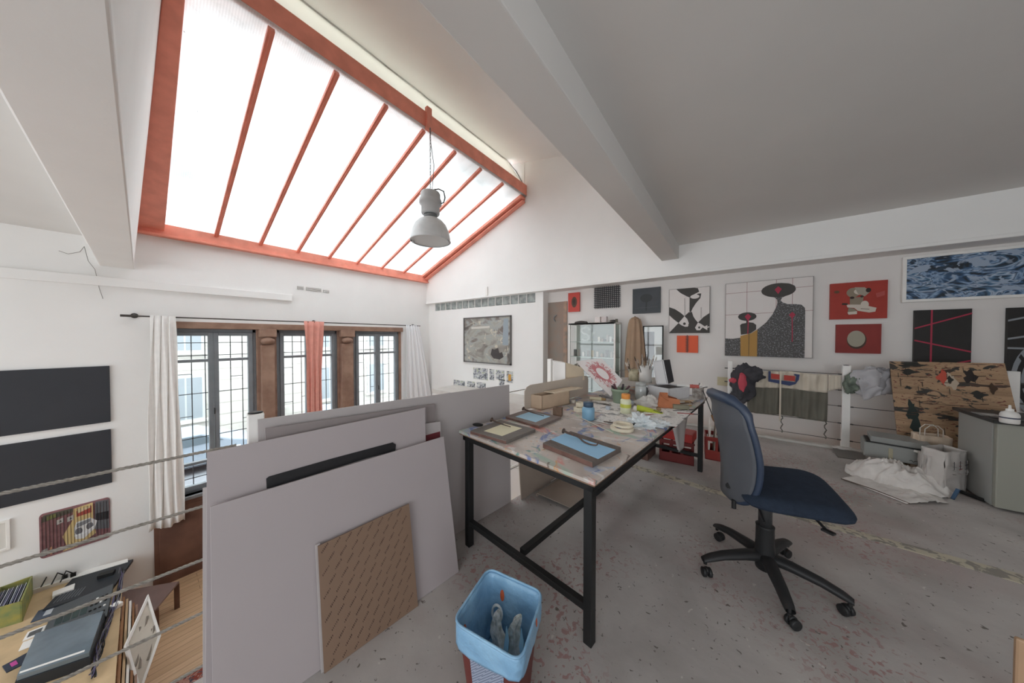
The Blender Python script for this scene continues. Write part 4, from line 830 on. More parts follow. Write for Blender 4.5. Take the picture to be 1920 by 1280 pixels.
for i,(x0,y0,x1,y1,l) in enumerate(((1252,752,1300,751,'longest'),(1262,757,1298,755,'middle'),(1268,761,1296,760,'nearest'))):
    stick('wood_offcut',x0,y0,x1,y1,.009,(pinel,mat('old_wood','7d6656'),mat('tan_core','a98b62'))[i],'%s of three wood offcuts lying in front of the silver case'%l,'offcut',group='wood offcuts')
k=MB(); p=onT(1276,768); k.box(p+V((0,0,.025)),(.13,.06,.05),mat('olive_tin','8b8672',.5,var=.2),rotv('Z',.35)); tag(k.build('paint_tin',bevel=.006),'small olive tin box beside the terracotta carton','tin')
k=MB(); p=onT(896,797); k.lathe([(0,0),(.03,0),(.034,.006),(.02,.012),(0,.012)],p,black,16,sx=1.4); tag(k.build('black_puck'),'small flat black puck at the left corner of the table','puck')
k=MB(); p=onT(1193,800); k.box(p+V((0,0,.012)),(.05,.025,.024),black,rotv('Z',.6)); tag(k.build('binder_clip',bevel=.003),'small black clip between the tape rolls and plastic wrap','clip')
random.seed(12)
bits=[('tube_cap','c9c5be'),('eraser','b9c2cc'),('cork_stopper','a08260'),('paint_cup','d5cfc4')]
places=[(1125,742,'left of the green pot'),(1186,757,'right of the cream bottle'),(1235,770,'just behind the paint tube'),(1178,748,'right of the green pot'),(1258,779,'on the newspaper near the hanging rag'),(1140,768,'behind the cream bottle'),(1290,757,'in front of the small tin'),(1075,756,'between the wood block and stacked tapes')]
for i,(x,y,l) in enumerate(places):
    nm,cc=bits[i%4]; k=MB(); p=onT(x,y); 
    if i%2: k.lathe([(0,0),(.02,0),(.022,.03),(0,.03)],p+V((0,0,.003)),mat('bit_'+cc,cc,.6),12)
    else: k.box(p+V((0,0,.016)),(.05,.03,.026),mat('bit_'+cc,cc,.6),rotv('Z',i))
    tag(k.build(nm,bevel=.002),'small pale %s lying %s'%(nm.replace('_',' '),l),nm.replace('_',' '))
# red spattered painting
q=[(1079,677),(1128,671.5),(1167,712),(1145,743)]; Dp=[3.35,3.25,2.98,2.93]
SP=[atD(x,y,d) for (x,y),d in zip(q,Dp)]; nn=(SP[1]-SP[0]).cross(SP[3]-SP[0]).normalized(); SP[2]=onP(q[2][0],q[2][1],SP[0],nn)
if nn.dot(FW)>0: nn=-nn
k=MB(); k.slab(SP,-nn*.012,mat('primed_white','ddd7d5',.7)); rdm=mat('spatter_red','c07c7e',.6); rd=random.Random(8)
def spp(u,v): return quv(SP,u,v)+nn*.0006
for i in range(330):
    a=rd.uniform(0,2*pi); e=rd.uniform(.22,.43); cu,cv=.52+e*.95*cos(a),.50+e*1.05*sin(a)
    l_=rd.uniform(.02,.06); w_=rd.uniform(.006,.014); du,dv=cos(a),sin(a)
    if not(.03<cu+du*l_<.97 and .03<cv+dv*l_<.97 and .03<cu<.97 and .03<cv<.97): continue
    k.poly([spp(cu-dv*w_,cv+du*w_),spp(cu+du*l_,cv+dv*l_),spp(cu+dv*w_,cv-du*w_),spp(cu-du*l_*.6,cv-dv*l_*.6)],nn*.0008,rdm)
n_=28
for i in range(n_):
    a,b3=2*pi*i/n_,2*pi*(i+1)/n_; ro=.255+.035*sin(5*a)+.02*sin(9*a); 
    k.poly([spp(.52+.17*cos(a),.52+.2*sin(a)),spp(.52+ro*cos(a),.5+ro*1.15*sin(a)),spp(.52+ro*cos(b3),.5+ro*1.15*sin(b3)),spp(.52+.17*cos(b3),.52+.2*sin(b3))],nn*.0007,rdm)
tag(k.build('spattered_painting'),'white board painted with a ring of red spatter, propped on the table','painting')
# boxes beyond the far-left table edge
k=MB(); P=[atD(x,y,d) for x,y,d in ((1038,716,3.3),(1060,714,3.2),(1060,680,3.2),(1038,677,3.3))]; k.slab(P,FW*.25,mat('white_carton','e2e0de',.6)); tag(k.build('white_carton'),'white carton standing behind the card sheet, beside the slim post','carton')
k=MB(); P=[atD(x,y,d) for x,y,d in ((1061,716,3.2),(1096,712,3.3),(1094,690,3.3),(1061,680,3.2))]; k.slab(P,FW*.2,mat('ply_pale','dccbb2',.6,var=.05)); tag(k.build('plywood_sheet'),'pale plywood panel behind the pine box','panel')
# ================================================================ UNDER THE TABLE
redp=mat('red_plastic','8f342d',.4,var=.06)
def crate(x,y,size,label,rz,items=0,m=redp):
    p=onZ(x,y,0); r=empty('plastic_crate',p,label,'crate','red plastic crates under the table',rz); R_=rotv('Z',rz); sx,sy,sz=size
    def q(a,b3,c_): return p+R_@V((a,b3,c_))
    def bx(k,x0,y0,z0,x1,y1,z1): k.hexa([q(x0,y0,z0),q(x1,y0,z0),q(x1,y1,z0),q(x0,y1,z0),q(x0,y0,z1),q(x1,y0,z1),q(x1,y1,z1),q(x0,y1,z1)],m)
    k=MB(); bx(k,0,0,.001,sx,sy,.015)
    for (x0,y0,x1,y1) in ((0,0,sx,.01),(0,sy-.01,sx,sy),(0,0,.01,sy),(sx-.01,0,sx,sy)):
        bx(k,x0,y0,0,x1,y1,sz*.42); bx(k,x0,y0,sz*.82,x1,y1,sz)
        dx,dy=x1-x0,y1-y0
        for t in (0,.3,.62,.92): bx(k,x0+(dx*t if dx>.1 else 0),y0+(dy*t if dy>.1 else 0),sz*.42,(x0+dx*(t+.08)) if dx>.1 else x1,(y0+dy*(t+.08)) if dy>.1 else y1,sz*.82)
    bx(k,-.008,-.008,sz-.02,sx+.008,.002,sz)
    k.build('crate_body',r,bevel=.003)
    return r,q
r,q=crate(1322,860,(.34,.30,.28),'bright red crate with card folders at the far table leg',.1)
for i,(c_,h_) in enumerate((('e3dfd8',.46),('c9c0b4',.40),('8f4044',.44),('d8d2c8',.38),('b5a78f',.36))):
    k=MB(); k.slab([q(.03+i*.055,.03,.02),q(.03+i*.055,.27,.02),q(.05+i*.055,.27,h_),q(.05+i*.055,.03,h_)],V((.012,0,0)),mat('folder_'+c_,c_,.7)); tag(k.build('card_folder'),'%s card folder standing in the bright red crate'%('white','beige','dark red','pale grey','tan')[i],'folder','folders in the bright red crate')
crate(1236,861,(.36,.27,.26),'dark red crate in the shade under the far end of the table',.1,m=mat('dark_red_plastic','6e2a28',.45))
r,q=crate(1236,862,(.30,.30,.22),'half hidden red crate behind the dark red one under the table',.1) if False else (None,None)
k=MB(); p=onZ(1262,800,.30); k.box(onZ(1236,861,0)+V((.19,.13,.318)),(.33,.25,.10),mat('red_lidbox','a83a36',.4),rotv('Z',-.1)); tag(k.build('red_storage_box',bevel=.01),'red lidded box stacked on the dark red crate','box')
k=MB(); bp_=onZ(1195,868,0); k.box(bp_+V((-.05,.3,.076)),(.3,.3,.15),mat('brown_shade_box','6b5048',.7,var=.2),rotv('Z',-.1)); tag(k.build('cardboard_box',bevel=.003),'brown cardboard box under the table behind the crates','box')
# card sheets under the table on the far left
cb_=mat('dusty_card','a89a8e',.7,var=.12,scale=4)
P=[onZ(978,937,0.001),onZ(1062,925,0.001)]; P2=[onP(1075,905,P[1],V((.1,-1,0))),onP(982,868,P[0],V((.1,-1,0)))]
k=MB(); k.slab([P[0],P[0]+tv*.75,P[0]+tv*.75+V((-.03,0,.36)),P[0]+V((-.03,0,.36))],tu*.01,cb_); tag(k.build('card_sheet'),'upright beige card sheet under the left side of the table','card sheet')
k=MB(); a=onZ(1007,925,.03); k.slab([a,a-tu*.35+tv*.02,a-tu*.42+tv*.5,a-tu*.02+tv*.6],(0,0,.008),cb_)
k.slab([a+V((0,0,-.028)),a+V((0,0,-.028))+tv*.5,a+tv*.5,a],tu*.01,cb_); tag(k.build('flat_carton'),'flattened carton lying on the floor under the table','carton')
# white bracket seen between table leg and card
k=MB(); a=atD(946,882,2.9); b2=atD(978,866,2.9); k.tube([a,b2],.008,whitep,6); k.tube([atD(949,870,2.95),atD(988,884,2.95)],.006,whitep,6)
for q_ in (a,b2): k.tube([q_,V((q_.x,q_.y,ZL+.001))],.01,whitep,6)
a=atD(949,895,2.95); tag(k.build('clothes_stand'),'thin white metal rod stand on the lower floor, seen under the table','stand')
# ================================================================ PAINTING WALL
def yq(x0,y0a,y0b,x1,y1a,y1b,Y):   # px left x (top,bottom), right x (top,bottom) on plane Y -> x0,x1,z0,z1
    a,b2,c_,d=onY(x0,y0a,Y),onY(x0,y0b,Y),onY(x1,y1a,Y),onY(x1,y1b,Y)
    return (a.x+b2.x)/2,(c_.x+d.x)/2,(b2.z+d.z)/2,(a.z+c_.z)/2
def canvas(name,pxr,t,side,label,face=None,group='paintings on the far wall',Y=YP,shapes=(),cat='painting'):
    x0,x1,z0,z1=yq(*pxr,Y); k=MB(); k.bb(x0,Y-t,z0,x1,Y-.002,z1,side)
    if face: k.bb(x0+.005,Y-t-.001,z0+.005,x1-.005,Y-t,z1-.005,face)
    n=[0]
    def sh(pts,m):
        n[0]+=.0005; k.poly([V((x0+u*(x1-x0),Y-t-.001-n[0],z0+v*(z1-z0))) for u,v in pts],(0,-.0004,0),m)
    for pts,m in shapes: sh(pts,m)
    return tag(k.build(name,bevel=0),label,cat,group)
def ell(cx,cy,rx,ry,n=28,a0=0,a1=2*pi): return [(cx+rx*cos(a0+(a1-a0)*i/n),cy+ry*sin(a0+(a1-a0)*i/n)) for i in range(n if a1-a0>6.2 else n+1)]
def line(x0,y0,x1,y1,w_): 
    dx,dy=x1-x0,y1-y0; l=hypot(dx,dy); nx,ny=-dy/l*w_/2,dx/l*w_/2; return [(x0-nx,y0-ny),(x1-nx,y1-ny),(x1+nx,y1+ny),(x0+nx,y0+ny)]
charc=mat('charcoal_paint','4b4845',.6,var=.1,scale=8); offw=mat('offwhite_canvas','e0dad7',.75,var=.03)
m,nt,b,N,L=nodemat('speckled_charcoal'); c=mix(nt,ramp(nt,tnoise(nt,60,3,.3),[(.56,(0,0,0,1)),(.6,(1,1,1,1))]),'4c4a49','8a8a8e'); L(c,b.inputs['Base Color']); b.inputs['Roughness'].default_value=.6; speck=m
redc=mat('red_canvas','a83b30',.55,var=.1,scale=6); ochre=mat('ochre_paint','b08748',.55); redl=mat('thin_red_line','8a4a4c',.6); crim=mat('crimson_accent','a8324a',.5)
canvas('red_painting',(1067,547,583,1088,551,586),.05,mat('coral_red_canvas','c9534a',.6,var=.06),'small coral red painting with a dark oval, nearest the grey panel',shapes=((ell(.55,.5,.24,.28),mat('olive_dark','5c4a3f',.6)),(ell(.55,.5,.12,.16),mat('olive_darker','453a35'))))
# grid of iron bars
x0,x1,z0,z1=yq(1116,541,578,1162,536,574,YP); k=MB(); im=mat('grid_iron','3a3a3c',.5)
for i in range(13): x=x0+(x1-x0)*(i+.3)/12.6; k.bb(x-.008,YP-.04,z0-.02,x+.008,YP-.028,z1+.02,im)
for i in range(11): z=z0+(z1-z0)*(i+.3)/10.6; k.bb(x0-.02,YP-.028,z-.009,x1+.02,YP-.016,z+.009,im)
for x in (x0+.1,x1-.1):
    for z in (z0+.1,z1-.1): k.bb(x-.005,YP-.02,z-.005,x+.005,YP,z+.005,im)
tag(k.build('iron_grid'),'dark square iron grid hung high on the wall above the display cabinet','wall grid')
canvas('dark_painting',(1187,543,588.5,1239,537,586),.035,mat('slate_canvas','4f5357',.6,var=.12,scale=6),'dark slate painting with a faint black tree shape, between the grid and the fish painting',shapes=((ell(.5,.60,.22,.16),mat('faint_black','3f4245',.6)),(line(.5,.1,.52,.6,.05),mat('faint_black','3f4245')),(line(.08,.22,.92,.24,.015),mat('faint_line','5d6063'))))
# fish-shaped abstract
S=[]
ch='charcoal'
S.append(([(.18,1),(.3,.9),(.45,.82),(.52,.79),(.6,.84),(.75,.90),(.72,.98),(.6,1)],charc))
S.append(([(.52,.79),(.62,.80),(.72,.86),(.80,.86),(.78,.76),(.68,.66),(.60,.55),(.56,.47),(.52,.47),(.52,.6)],charc))
S.append(([(0,.60),(.15,.55),(.30,.46),(.40,.38),(.32,.30),(.25,.23),(.12,.32),(0,.42)],charc))
S.append(([(.40,.38),(.50,.46),(.58,.47),(.62,.36),(.68,.28),(.73,.23),(.66,.12),(.70,.07),(.78,.06),(.84,.12),(.94,.11),(1,.12),(1,0),(0,0),(.25,.23),(.32,.18),(.42,.14),(.5,.16),(.49,.25),(.45,.33)],charc))
S.append(([(.73,.23),(.85,.34),(1,.43),(1,.15),(.92,.12),(.80,.2)],charc))
S.append(([(.41,.37),(.47,.31),(.51,.22),(.48,.14),(.40,.15),(.30,.22),(.35,.29)],offw))
S.append(([(.73,.22),(.79,.14),(.84,.12),(.78,.06),(.70,.06),(.67,.10),(.69,.17)],offw))
S.append(([(.84,.12),(.95,.06),(.95,.17)],offw)); S.append((ell(.65,.80,.11,.045,16),offw))
S.append((ell(.40,.21,.035,.03,10),charc)); S.append((ell(.76,.12,.025,.025,10),charc))
S.append((line(.41,.38,.40,.78,.008),charc)); S.append((line(.80,.32,.80,.56,.008),charc))
canvas('fish_painting',(1255,543,624.5,1331,537.5,624),.035,mat('canvas_side','6b625f',.7),'white and charcoal painting of curved fish shapes above a small orange one',face=offw,shapes=S)
canvas('orange_painting',(1269.5,629,660,1309,629,661.5),.03,mat('orange_canvas','e2623f',.55,var=.04),'small orange canvas with a row of dark stitches down the middle',shapes=tuple([(line(.5,.0,.5,1.03,.035),charc)]+[(line(.42,.08+i*.085,.58,.10+i*.085,.035),charc) for i in range(11)]))
# big two-figure painting (traced in its own coordinates)
S=[]
for v0,v1 in ((.88,.97),(.585,.66)): S.append((line(0,v0-.02,1,v0,.004),redl))
for u in (.27,.61,.785): S.append((line(u,.35,u,1,.004),redl))
body=[(0,.24),(.1,.235),(.2,.25),(.3,.29),(.4,.36),(.5,.45),(.57,.55),(.61,.64),(.625,.70),(.62,.74),(.59,.77),(.5,.80),(.45,.83),(.44,.86),(.48,.90),(.56,.935),(.66,.95),(.75,.935),(.81,.90),(.82,.86),(.80,.82),(.73,.79),(.675,.76),(.66,.73),(.68,.70),(.74,.675),(.82,.67),(.88,.66),(.915,.62),(.92,.57),(.92,0),(0,0)]
S.append((body,speck)); S.append((ell(.63,.86,.19,.09),charc))
S.append((ell(.275,.535,.112,.057),charc)); S.append(([(.265,.49),(.29,.49),(.285,.46),(.35,.45),(.385,.42),(.385,.36),(.32,.31),(.20,.29),(.19,.42),(.21,.44),(.265,.45)],charc))
S.append(([(.2,0),(.40,0),(.40,.36),(.33,.31),(.195,.275)],ochre)); S.append((line(.3,0,.3,.33,.006),charc))
for cx,cy,s in ((.285,.535,.04),(.63,.87,.04),(.785,.54,.035)): S.append(([(cx-s,cy),(cx,cy-s*1.5),(cx+s,cy),(cx,cy+s)],crim))
S.append((line(.29,.5,.285,.30,.012),crim)); S.append((line(.785,.53,.79,.2,.010),crim))
canvas('two_figure_painting',(1360,534,668.5,1523.5,517,668.5),.04,mat('canvas_side','6b625f'),'large white painting of two flat-headed dark figures, one with an ochre dress',face=offw,shapes=S)
# dog painting
dogc=mat('taupe_paint','8d8170',.6); pale=mat('pale_paint','cfc4b8',.6); dkb=mat('dark_brown_paint','3f302a',.6)
S=[(ell(.42,.72,.12,.13),dogc),(ell(.56,.74,.13,.09),pale),([(.44,.86),(.62,.84),(.70,.70),(.62,.60),(.50,.68)],mat('grey_taupe','a39a8c')),(ell(.68,.76,.045,.06),dkb),([(.36,.6),(.6,.58),(.58,.36),(.36,.38)],dogc),(ell(.40,.58,.04,.035),dkb),(ell(.57,.6,.03,.03),dkb),([(.3,.40),(.58,.38),(.82,.28),(.80,.18),(.70,.16),(.50,.22),(.44,.30),(.32,.32)],pale),(ell(.62,.38,.07,.10),pale),([(.34,.32),(.32,.14),(.46,.12),(.49,.2),(.44,.28)],dogc),([(.32,.19),(.34,.12),(.49,.13),(.49,.21)],pale),(line(.22,.42,.32,.41,.05),dkb),(ell(.12,.76,.05,.04),mat('olive_red','6a4a35')),([(.8,.66),(.95,.72),(.95,.60),(.82,.55)],mat('rose_red','b0524c')),(line(.55,.27,.7,.25,.012),dkb)]
canvas('red_dog_painting',(1555,533.5,599,1662,524.5,596.5),.04,redc,'red painting of a sitting spotted dog wearing pale shoes',shapes=S)
canvas('red_sphere_painting',(1566,608.5,661,1650.5,607,663),.035,mat('deep_red_canvas','8f3530',.55,var=.12,scale=4),'smaller dark red painting of a pale ball, under the dog painting',shapes=((ell(.47,.46,.22,.31),mat('ball_rim','4e3a31',.6)),(ell(.46,.50,.20,.28),mat('ball_grey','a49e8e',.6))))
# long blue painting
m,nt,b,N,L=nodemat('blue_brush_strokes'); mp_=(1,1,2.6)
f1=tnoise(nt,1.9,3,2.4,rough=.55,mapscale=(1,1,2.0)); c=ramp(nt,f1,[(.38,'16222e'),(.43,'35587c'),(.47,'8fa9c8'),(.50,'2c4763'),(.54,'b0bfd2'),(.58,'4d7394'),(.63,'1d2b3a')])
f2=tnoise(nt,3.2,2,2.2,mapscale=(1,1,1.8),vec=(5,5,2)); c=mix(nt,ramp(nt,f2,[(.56,(0,0,0,1)),(.6,(1,1,1,1))]),c,'9aa9bd'); L(c,b.inputs['Base Color']); b.inputs['Roughness'].default_value=.5
x0,x1,z0,z1=yq(1697,487,562,1920,466,552,YP); x1+=1.0; r=empty('blue_painting',((x0+x1)/2,YP-.02,z0),'long blue brushstroke painting in a white frame at the top right','painting')
k=MB(); k.bb(x0,YP-.035,z0,x1,YP-.004,z1,m); k.build('canvas',r)
k=MB(); e=.035; k.bb(x0-e,YP-.05,z0-e,x1+e,YP-.003,z0,whitep); k.bb(x0-e,YP-.05,z1,x1+e,YP-.003,z1+e,whitep); k.bb(x0-e,YP-.05,z0,x0,YP-.003,z1,whitep); k.bb(x1,YP-.05,z0,x1+e,YP-.003,z1,whitep); k.build('frame',r,bevel=.003)
blk=mat('black_canvas2','2c2a29',.5,var=.2,scale=6)
canvas('red_line_painting',(1711,583,700,1817,578,700),.045,blk,'black painting crossed by thin red lines, above the splattered board',shapes=((line(.31,-.0,.31,1,.035),crim),(line(0,.71,1,.93,.022),crim),(line(0,.52,1,.35,.022),crim),(line(0,.03,1,.22,.022),crim)))
S=[(line(-.0,.86,.9,.97,.02),mat('chrome_grey','8f9499')),(line(0,.66,.9,.75,.02),mat('chrome_grey','8f9499')),(line(.0,.56,.9,.55,.02),mat('chrome_grey','8f9499'))]
for rr_ in (.44,.36,.28): S.append((ell(.5,.22,rr_,rr_*.9),mat('chrome_grey','8f9499') if rr_ in(.44,.28) else blk))
for i in range(6): a=i*pi/3+.3; S.append((line(.5,.22,.5+.42*cos(a),.22+.38*sin(a),.05),blk))
canvas('wheel_painting',(1883,577,742,2010,574,760),.045,blk,'dark painting of a spoked wheel at the far right edge',shapes=S)
p=onY(1345,706,YP); q=onY(1362,723,YP); k=MB(); k.bb(p.x,YP-.02,q.z,q.x+.02,YP-.002,p.z,mat('ivory_plate','c9c0a0',.5)); k.bb(p.x+.03,YP-.025,q.z+.04,q.x-.02,YP-.02,p.z-.04,mat('ivory_plate','c9c0a0')); tag(k.build('junction_plate',bevel=.004),'ivory cover plate on the wall left of the railing post','wall plate')
# framed dark picture leaning on the wall and coat on its hook
x0,x1,z0,z1=yq(1206,612,700,1244,609,700,YP-.12); r=empty('framed_mirror',((x0+x1)/2,YP-.12,z0-.4),'tall thin-framed glazed picture standing behind the coat','picture'); Yf=YP-.12
k=MB(); bb_=[(x0,z0-.4,x1,z0-.38),(x0,z1-.02,x1,z1),(x0,z0-.4,x0+.02,z1),(x1-.02,z0-.4,x1,z1)]
for a,c_,d,e in bb_: k.bb(a,Yf-.03,c_,d,Yf,e,black)
k.build('frame',r)
k=MB(); k.bb(x0+.02,Yf-.015,z0-.38,x1-.02,Yf,z1-.02,mat('mat_board2','cfcac4',.7)); k.bb(x0+.02,Yf-.017,z1-.75,x1-.16,Yf-.0155,z1-.12,mat('print_brown','463b39',.3)); k.bb(x0+.02,Yf-.017,z0-.2,x1-.16,Yf-.0155,z1-.80,mat('print_brown','463b39',.3)); k.build('print',r)
k=MB(); k.bb(x0+.02,Yf-.022,z0-.38,x1-.02,Yf-.02,z1-.02,glassm); k.build('glazing',r)
tan=mat('camel_cloth','a98f78',.9,var=.08,scale=8); cx=onY(1191,600,YP-.15); k=MB(); yc=cx.y-.03; ztop=onY(1191,598,yc).z; zbt=onY(1191,700,yc).z-.75; hw0=.09; hw1=(onY(1207,690,yc).x-onY(1172,690,yc).x)/2
def coat(u,v):
    w_=hw0+(hw1-hw0)*min(1,(v*2.2))**.6; a=u*2*pi; f=1+.16*sin(a*7+v*2)+.06*sin(a*3)
    return V((cx.x+w_*cos(a)*f, yc+.10*sin(a)*f*(.5+.5*min(1,v*3)), ztop-(ztop-zbt)*(1-(1-v)**1.0)+.02*cos(a)*v))
k.grid(coat,84,24,tan); k.lathe([(.0,.05),(.06,.03),(hw0,0)],(cx.x,yc,ztop),tan,24); o=k.build('camel_coat'); tag(o,'camel brown coat hanging on the wall beside the display cabinet','coat')
k=MB(); k.tube([(cx.x,YP,ztop+.02),(cx.x,yc,ztop+.05)],.012,black,6); k.build('hook',o)
# display cabinet
Yc=5.88; L0=onY(1066,612,Yc); R0=onY(1154,603,Yc); ztc=(onY(1066,608,Yc).z+onY(1154,601.5,Yc).z)/2; xr=R0.x; xl=L0.x
cab=empty('display_cabinet',((xl+xr)/2,Yc+.18,0),'white metal display cabinet with glass doors at the back','cabinet'); wm=whitep
k=MB(); t=.035
for (a,c_) in ((xl,xl+t),(xr-t,xr)): 
    k.bb(a,Yc,0,c_,Yc+.03,ztc,wm); k.bb(a,Yc+.35,0,c_,Yc+.38,ztc,wm)
for z in (0,.05,ztc-t): k.bb(xl,Yc,z,xr,Yc+.03,z+t,wm); 
k.bb(xl,Yc,ztc-t,xr,Yc+.38,ztc,wm); k.bb(xl,Yc+.03,.08,xr,Yc+.38,.11,wm); k.bb(xl,Yc+.365,.1,xr,Yc+.38,ztc,mat('cab_back','9fa39a',.6)); k.build('cabinet_frame',cab,bevel=.003)
shz=[ztc-.42,ztc-.75,ztc-1.15,ztc-1.5]
for z in shz: k=MB(); k.bb(xl+.02,Yc+.04,z,xr-.02,Yc+.36,z+.012,mat('shelf_glass','c3cfc6',.2)); k.build('shelf',cab)
k=MB(); k.bb(xl+t,Yc+.012,.1,xr-t,Yc+.016,ztc-t,glassm); k.build('glass_door',cab); k=MB(); k.bb(xr-.006,Yc+.03,.1,xr-.002,Yc+.36,ztc-t,glassm); k.build('glass_side',cab)
# letters and small things in the cabinet
def inx(u): return xl+u*(xr-xl)
cyy=Yc+.2; lm=mat('letter_grey','b9bdb5',.5)
k=MB(); S_=[]; 
for i in range(17):
    a=i/16*2*pi*.75; 
Sp=[(.12,.24),(.07,.29),(.0,.30),(-.06,.27),(-.08,.21),(-.04,.165),(.03,.145),(.08,.11),(.09,.05),(.05,.01),(-.02,0),(-.08,.03)]
k.tube([(inx(.30)+a,cyy,shz[0]+.03+b3) for a,b3 in Sp],.028,lm,10); tag(k.build('letter_s'),'grey three-dimensional letter S on the top cabinet shelf','letter')
k=MB(); k.tube([(inx(.46),cyy,shz[0]+.02),(inx(.46),cyy,shz[0]+.22)],.022,lm,8); k.tube([(inx(.46),cyy,shz[0]+.15),(inx(.48),cyy,shz[0]+.20),(inx(.53),cyy,shz[0]+.215)],.02,lm,8); tag(k.build('letter_r'),'smaller grey letter r beside the S in the cabinet','letter')
rd=random.Random(9); cols=['c9c2b5','8d7d68','5c5b58','a39c92','d9d4cc','73685c','b3a07c']
ORD=('leftmost','second','third','fourth','fifth','sixth','seventh','eighth','ninth','tenth')
CN={'c9c2b5':'cream','8d7d68':'tan','5c5b58':'dark grey','a39c92':'grey','d9d4cc':'white','73685c':'brown','b3a07c':'straw'}
def smallthing(nm,x,z,sz,c_,label,grp,yy=None):
    k=MB(); k.box((x,yy or cyy-.03,z+sz[2]/2),sz,mat('tiny_'+c_,c_,.6),rotv('Z',rd.uniform(-.3,.3))); tag(k.build(nm,bevel=.004),label,nm.replace('_',' '),grp)
for i in range(6): smallthing('display_box',inx(.62+i*.06),shz[0]+.0125,(.05,.06,.06+.1*rd.random()),cols[i%7],'%s %s box of those right of the letters on the top cabinet shelf'%(ORD[i],CN[cols[i%7]]),'boxes on the top cabinet shelf')
for i in range(9): smallthing('small_figurine',inx(.08+i*.1),shz[1]+.0125,(.05,.05,.07+.12*rd.random()),cols[(i+2)%7],'%s small figurine, %s from the left on the middle cabinet shelf'%(CN[cols[(i+2)%7]],ORD[i]),'objects on the middle cabinet shelf')
for i in range(10): smallthing('book',inx(.1+i*.06),shz[2]+.0125,(.035,.15,.2+.08*rd.random()),cols[(i*3)%7],'%s book, %s from the left on the lower cabinet shelf'%(CN[cols[(i*3)%7]],ORD[i]),'books on the lower cabinet shelf')
for i in range(3): smallthing('standing_photo',inx(.72+i*.09),shz[2]+.0125,(.09,.02,.15+.03*i),('3c3a39','e0ddd8','5d4a3c')[i],'%s photo frame at the right end of the lower cabinet shelf'%('dark','white','brown')[i],'photo frames in the cabinet')
zt_=ztc+.001
for i,(px_,w_,h_,c_,nm,l) in enumerate(((1121,.13,.13,'d9d0cd','printed_tin','white printed tin on top of the cabinet, left of its twin'),(1132,.11,.13,'cfc4c2','printed_tin','white printed tin on top of the cabinet, right of its twin'),(1164,.05,.07,'5d5a50','plant_pot','tiny dark pot on the right end of the cabinet top'))):
    x=onY(px_,600,Yc+.15).x; smallthing(nm,min(x,xr-.04),zt_,(w_,.1,h_),c_,l,None,Yc+.2)
k=MB(); x=onY(1088,603,Yc+.15).x; k.lathe([(0,.0),(.16,0),(.13,.04),(.05,.055),(0,.06)],(x,Yc+.2,zt_),mat('dark_hat','4a4442',.8),20); tag(k.build('wool_beret'),'flat dark beret lying on the left of the cabinet top','beret')
k=MB(); x=onY(1149,598,Yc+.15).x; k.lathe([(0,.0),(.09,0),(.07,.05),(.0,.06)],(x,Yc+.2,zt_),mat('dark_bowl','3f3b3a',.5),16); tag(k.build('dark_bowl'),'dark upturned bowl on the cabinet top right of the tins','bowl')
# ================================================================ GLASS BLOCK WALL: painting and prints
x0,x1,z0,z1=yq(871,595,677.5,959.5,592,685,YG); r=empty('grey_abstract_painting',((x0+x1)/2,YG,z0),'grey abstract painting in a thin dark frame under the glass blocks','painting')
m,nt,b,N,L=nodemat('grey_abstract'); c=ramp(nt,tnoise(nt,1.8,6,1.2,mapscale=(1,1,1.6)),[(.3,'77726c'),(.42,'98948d'),(.5,'aaa9a0'),(.56,'a1a5a4'),(.62,'857c74'),(.7,'5f5a57')]); c=mix(nt,ramp(nt,tnoise(nt,5,4,1,vec=(3,3,8),mapscale=(1,1,1)),[(.62,(0,0,0,1)),(.66,(1,1,1,1))]),c,'c9c3b2'); L(c,b.inputs['Base Color']); b.inputs['Roughness'].default_value=.4
k=MB(); k.bb(x0+.03,YG-.03,z0+.03,x1-.03,YG-.002,z1-.03,m)
k.poly([(x0+(x1-x0)*u,YG-.031,z0+(z1-z0)*v) for u,v in ((.60,.20),(.66,.12),(.78,.10),(.86,.16),(.83,.26),(.78,.24),(.75,.34),(.68,.30),(.63,.32))],(0,-.001,0),mat('abstract_dark','4f4b4a',.5)); k.poly([(x0+(x1-x0)*u,YG-.031,z0+(z1-z0)*v) for u,v in ((.84,.4),(.95,.4),(.95,.94),(.86,.94))],(0,-.001,0),mat('abstract_blue','9aa5ad',.5))
k.poly([(x0+(x1-x0)*u,YG-.031,z0+(z1-z0)*v) for u,v in ((.18,.74),(.58,.76),(.58,.80),(.18,.79))],(0,-.001,0),mat('abstract_white','cfccc4',.5)); k.build('canvas',r)
k=MB()
for a,c_,d,e in ((x0,z0,x1,z0+.03),(x0,z1-.03,x1,z1),(x0,z0,x0+.03,z1),(x1-.03,z0,x1,z1)): k.bb(a,YG-.05,c_,d,YG-.001,e,mat('dull_dark_frame','6d6b69',.5))
k.build('frame',r)
m,nt,b,N,L=nodemat('photo_print'); c=ramp(nt,tnoise(nt,12,5,1),[(.35,'4f5257'),(.45,'8d9096'),(.55,'d5d6d8'),(.65,'a9b08f')]); L(c,b.inputs['Base Color']); b.inputs['Roughness'].default_value=.3; ph=m
